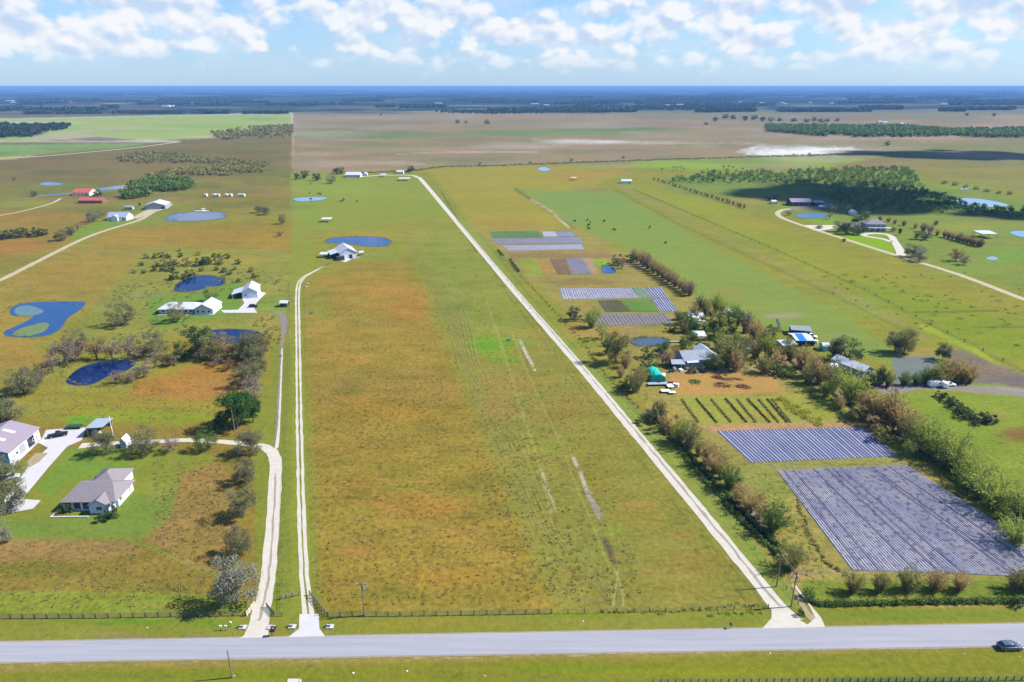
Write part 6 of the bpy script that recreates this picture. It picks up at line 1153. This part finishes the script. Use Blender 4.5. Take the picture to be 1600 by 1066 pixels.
# ------------------------------------------------------------------ fences
POSTM = {}
def fence(label, pts, step, h=1.25, post=.07, rails=(.35,.75,1.15), mat=WOODM, rmat=None, rw=.03, close=True, name='fence', cat='fence', mesh=False):
    P = [G(*p) for p in pts]; root = empty(name, P[0], 0, label, cat); O = P[0]; spots = []
    for a, b in zip(P[:-1], P[1:]):
        n = max(1, round((b - a).length / step)); spots += [a.lerp(b, i / n) - O for i in range(n)]
    spots.append(P[-1] - O)
    if close and len(spots) <= 100:
        me = POSTM.get((h, post, mat.name))
        if me is None: o = MB().box(-post, post, -post, post, -.05, h).build('post', mat, root); me = POSTM[(h, post, mat.name)] = o.data; bpy.data.objects.remove(o)
        for s in spots: o = bpy.data.objects.new('post', me); COL.objects.link(o); o.parent = root; o.location = s
    else:
        m = MB()
        for s in spots: m.box(s.x - post, s.x + post, s.y - post, s.y + post, -.05, h)
        m.build('posts', mat, root)
        root.children[-1]['kind'] = 'stuff'
    m = MB()
    for a, b in zip(spots[:-1], spots[1:]):
        for z in rails: m.tube([(a.x, a.y, z), (b.x, b.y, z)], rw, 4, cap=False)
    if mesh:
        for a, b in zip(spots[:-1], spots[1:]):
            n = max(1, int((b - a).length / .35))
            for i in range(n): q = a.lerp(b, i / n); m.tube([(q.x, q.y, .1), (q.x, q.y, h - .1)], .012, 3, cap=False)
    m.build('rails', rmat or mat, root); return root
DW = surf('dark_timber', (92,88,76), .9, var=.15, scale=3); WIRE = surf('fence_wire', (104,110,104), .6, .3)
fence('wire mesh front fence of the bungalow lot running to the shell driveway', [(-40,967),(150,966),(384,962)], 2.6, 1.35, .09, (.1,.4,.7,1.0,1.28), DW, WIRE, .03, True, mesh=True)
fence('wire mesh front fence of the left paddock beside the concrete apron', [(513,964),(700,962),(862,959)], 2.6, 1.35, .09, (.1,.4,.7,1.0,1.28), DW, WIRE, .03, True, mesh=True)
fence('low wire front fence across the middle field up to the shell road', [(862,959),(1040,956),(1200,951)], 3.5, 1.15, .07, (.4,.75,1.05), DW, WIRE, .02, True)
fence('dark timber rail fence along the bottom right edge', [(1020,1068),(1150,1067.3),(1280,1066.2),(1400,1065.5),(1510,1064.5),(1620,1063)], 1.45, 1.1, .07, (.35,.75,1.05), DW, WIRE, .025, True)
fence('white timber gate panel left of the shell driveway', [(386,963),(398,947)], 1.0, 1.25, .07, (.3,.7,1.15), WOODL, WOODL, .05)
fence('shadow coloured dark green gate panel right of the shell driveway', [(417,949),(429,963)], .8, 1.25, .06, (.2,.5,.8,1.15), GREENP, GREENP, .05)  # dark green of this panel stands in for a shadow on the grass
fence('short wire fence between the two driveways above the culverts', [(429,963),(441,963),(440,912)], 2.4, 1.2, .06, (.5,.9,1.15), DW, WIRE, .02)
fence('timber gate standing open left of the twin wheel tracks', [(438,937),(468,930)], 1.6, 1.2, .08, (.25,.55,.85,1.15), WOODM, WOODM, .045)
fence('slanting dark timber fence from the wheel tracks to the paddock corner', [(484,930),(496,945),(511,964)], 1.2, 1.3, .08, (.25,.55,.85,1.2), DW, DW, .05)
fence('thin wire fence up the left side of the big paddock', [(500,962),(494,860),(487,740),(481,620),(477,520),(475,450)], 4.5, 1.2, .05, (.6,1.1), DW, WIRE, .012)
fence('thin wire boundary fence between the two driveways', [(441,915),(443,820),(446,720),(449,620),(451,520),(453,440)], 5, 1.2, .05, (.6,1.1), DW, WIRE, .012)
fence('thin wire fence along the right side of the shell road', [(1247,945),(1150,822),(1060,715),(980,620),(900,527),(830,447),(770,382)], 5, 1.1, .06, (.6,1.0), DW, WIRE, .012)
fence('thin wire cross fence above the pines and green lawn', [(176,642),(240,642),(360,645)], 5, 1.2, .05, (.6,1.1), DW, WIRE, .015)
fence('long thin wire fence across the right hand meadows', [(990,297),(1200,386),(1350,453),(1480,521),(1600,581)], 12, 1.4, .12, (.7,1.3), DW, WIRE, .03)
# garden bits around the long barn and paddock
for x, y, lb in [(484,491,'blue painted feeder frame at the top of the left paddock'),(793,533,'faint blue feeder frame in the middle field by the green patch')]:
    h = empty('feeder', G(x, y), R(10), lb, 'feeder'); m = MB(); 
    for a in (0, 1.6): m.tube([(a,0,0),(a,0,1)], .05, 6).tube([(a,1,0),(a,1,1)], .05, 6)
    m.tube([(0,0,1),(1.6,0,1)], .05, 6).tube([(0,1,1),(1.6,1,1)], .05, 6); m.build('frame', surf('teal_paint', (60,140,140)), h); MB().box(.1,1.5,.15,.85,.4,.75).build('trough', surf('blue_plastic', (70,130,160)), h)
for x, y, lb in [(481,443,'upper of two small white boxes beside the bend of the twin track'),(479,448,'lower of two small white boxes beside the bend of the twin track')]: stone('salt_box', x, y, 1.6, lb, 'box')
# cows
cr = random.Random(3)
def cow(px, py, rz, mat, label, group='cattle in the left pasture'):
    m = MB(); s = 1.0
    root = empty('cow', G(px, py), rz, label, 'cow', group, 1.25)
    me = bpy.data.meshes.new('body'); vs = [(0,0,1.05),(-.75,0,1.1),(.55,0,1.1),(.95,0,1.35),(1.3,0,1.2),(1.5,0,1.0),(-.7,.22,.6),(-.72,.22,.02),(-.7,-.22,.6),(-.72,-.22,.02),(.5,.2,.6),(.5,.2,.02),(.5,-.2,.6),(.5,-.2,.02),(-.95,0,1.0),(-1.0,0,.5)]
    es = [(0,1),(0,2),(2,3),(3,4),(4,5),(1,6),(6,7),(1,8),(8,9),(2,10),(10,11),(2,12),(12,13),(1,14),(14,15)]
    me.from_pydata(vs, es, []); o = bpy.data.objects.new('body', me); COL.objects.link(o); o.parent = root; o.modifiers.new('s', 'SKIN'); o.modifiers.new('u', 'SUBSURF').levels = 1
    rad = [.42,.36,.38,.24,.17,.11,.13,.06,.13,.06,.12,.06,.12,.06,.04,.04]
    for v, r_ in zip(me.skin_vertices[0].data, rad): v.radius = (r_, r_)
    me.skin_vertices[0].data[0].use_root = True; me.materials.append(mat); return root
HIDE = surf('black_hide', (34,30,28), .8); HIDEB = surf('brown_hide', (96,66,44), .8)
for i, (x, y, c, lb) in enumerate([(484,303,HIDEB,'leftmost cow above the pale pond'),(498,304,HIDE,'black cow right above the pale pond'),(501,304.5,HIDE,'black cow touching the one above the pale pond'),(486,312.5,HIDE,'black cow standing in the pale pond'),(537,313,HIDE,'black cow, upper of the group right of the pale pond'),(532,316,HIDEB,'brown cow, lower left of the group right of the pale pond'),(534.5,315.5,HIDE,'black cow in the middle of the group right of the pale pond'),(558,316,HIDE,'lone black cow farthest right of the pale pond')]): cow(x, y, cr.uniform(0, 6.28), c, lb)
for i, (x, y) in enumerate([(918,345),(922,349),(919,354),(920,359),(944,347),(960,361),(898,347),(1015,357),(1040,381)]):
    cow(x, y, cr.uniform(0, 6.28), HIDE, 'black cow, {} from the left in the wide meadow right of the sand streak'.format((['first'] + ORD[1:])[sorted([918,922,919,920,944,960,898,1015,1040]).index(x)]), 'cattle in the wide meadow')
CL = random.Random(17); CM = [WH, BLUET, DARKW, WOODL, surf('rusty_sheet', (150,96,66), .85, var=.2), STEEL]
for i, (x, y) in enumerate(sorted([(1046,582),(1054,580),(1064,580),(1074,578),(1088,582),(1104,580),(1118,578),(1130,574),(1144,566),(1160,570),(1036,588),(1030,600),(1048,600),(1056,604),(1112,500),(1120,506),(1072,513),(1216,560),(1228,552),(1214,556),(1278,546),(1300,586),(1275,536),(1330,590),(1362,598),(1205,548),(1256,548),(1305,545),(1180,568)])):
    w_ = CL.uniform(.8, 2.4); hh = CL.uniform(.5, 1.4); q = CL.random(); m = MB()
    if q < .5: m.box(-w_/2, w_/2, -.5, .5, 0, hh).box(-w_/2 - .05, w_/2 + .05, -.55, .55, hh, hh + .06); nm = 'storage_crate'; lb = 'small crate among the clutter around the farm sheds'; gp = 'crates around the farm sheds'
    else: m.tube([(0,0,0),(0,0,hh)], .5, 12).tube([(0,0,hh),(0,0,hh+.12)], .3, 10); nm = 'water_drum'; lb = 'round drum among the clutter around the farm sheds'; gp = 'drums around the farm sheds'
    mt_ = CL.choice(CM); cn = {'white_wall':'white','bright_blue_tarp':'bright blue','dark_wall':'dark grey','white_timber':'cream','rusty_sheet':'rusty brown','galvanised_steel':'steel grey'}[mt_.name]; lb = cn + ' ' + nm.split('_')[1] + ', ' + (['first'] + ORD[1:])[i] + ' from the left among the farm shed clutter'; gp = 'clutter around the farm sheds'; o = m.build(nm, mt_); o.location = G(x, y); o.rotation_euler.z = CL.uniform(0, 3); tag(o, lb, nm.split('_')[1], gp)
# far buildings as small white roofs
fb = random.Random(21)
FARB = [(40,160.5,46,'long'),(15,161,12,'small'),(8,158,10,'small'),(252,167,12,'wide'),(262,166,8,'small'),(330,157,8,'small'),(380,156,10,'small'),(365,155,8,'small'),(608,164,8,'small'),(680,162,10,'small'),(830,163,12,'small'),(850,165,8,'small'),(1058,164,10,'tall'),(1040,165,7,'small'),(1155,160,5,'small'),(1188,161,5,'small'),(1220,161,5,'small'),(1225,163,5,'small'),(1215,172,10,'wide'),(1265,161,4,'small'),(1298,162,4,'small'),(1380,193,7,'low'),(1373,192,5,'small'),(1408,195,5,'small'),(1472,163,8,'small'),(945,163,7,'small')]
for i, (x, y, w, kind) in enumerate(sorted(FARB)):
    l = w / S(y); d = l * .5 + 8; b = empty('far_building', G(x, y), 0, '{} from the left of the {} white buildings among the far woods'.format((['first'] + ORD[1:])[i], kind), 'building', 'white buildings among the far woods')
    hh = max(5, .9 / VS(y)); wall_block(b, 0, l, 0, d, hh * .6, hh, 'x', WH); gable_roof(b, 0, l, 0, d, hh * .6, hh, 'x', WROOF, 1, .4)
# ------------------------------------------------------------------ haze
hz = MB().box(-68000, 68000, -2000, 69500, -2.5, 108).build('haze', newmat('air')[0]); tag(hz, kind='stuff')
nt = hz.data.materials[0].node_tree; nt.nodes.remove(nt.nodes['Principled BSDF']); pv = nt.nodes.new('ShaderNodeVolumePrincipled')
pv.inputs['Color'].default_value = (.21, .45, .88, 1); pv.inputs['Density'].default_value = 8.0e-5; pv.inputs['Anisotropy'].default_value = 0.0
nt.links.new(pv.outputs[0], nt.nodes['Material Output'].inputs['Volume'])
hz['label'] = 'pale blue air over the whole plain'; hz['category'] = 'haze'

# ------------------------------------------------------------------ cumulus overhead whose shade falls on the plain
CLM = surf('cloud_white', (245,245,248), 1.0, var=.01, spec=0)
def cloud(label, px, py, wx_, wy_, H, n, seed):
    c = G(px, py) + sd * (H / sd.z); r = random.Random(seed); m = MB(); import bmesh
    bm = bmesh.new()
    for i in range(n):
        a = r.uniform(0, 6.28); q = math.sqrt(r.random()); x, y = math.cos(a) * q * wx_ / 2, math.sin(a) * q * wy_ / 2; rad = r.uniform(.16, .34) * min(wx_, wy_) * (1.15 - q * .7)
        M = Matrix.Translation((x, y, rad * .5)) @ Matrix.Diagonal((rad * r.uniform(1, 1.7), rad, rad * .55, 1)); bmesh.ops.create_icosphere(bm, subdivisions=3, radius=1, matrix=M)
    for v in bm.verts:
        v.co += Vector((math.sin(v.co.x * .031 + v.co.y * .023), math.sin(v.co.y * .037 + 2), math.sin(v.co.x * .029 + v.co.z * .05))) * 9; v.co.z = max(v.co.z, -6)
    me = bpy.data.meshes.new('cloud'); bm.to_mesh(me); bm.free(); me.materials.append(CLM); me.polygons.foreach_set('use_smooth', [True] * len(me.polygons))
    o = bpy.data.objects.new('cloud', me); COL.objects.link(o); o.location = c; tag(o, label, 'cloud', kind='structure')
cloud('cumulus shading the mansion woods', 1325, 306, 190, 170, 1100, 26, 1)
cloud('cumulus shading the far right ranch land', 1490, 241, 330, 170, 1500, 26, 2)
cloud('cumulus shading the right edge', 1590, 338, 90, 60, 900, 14, 4)
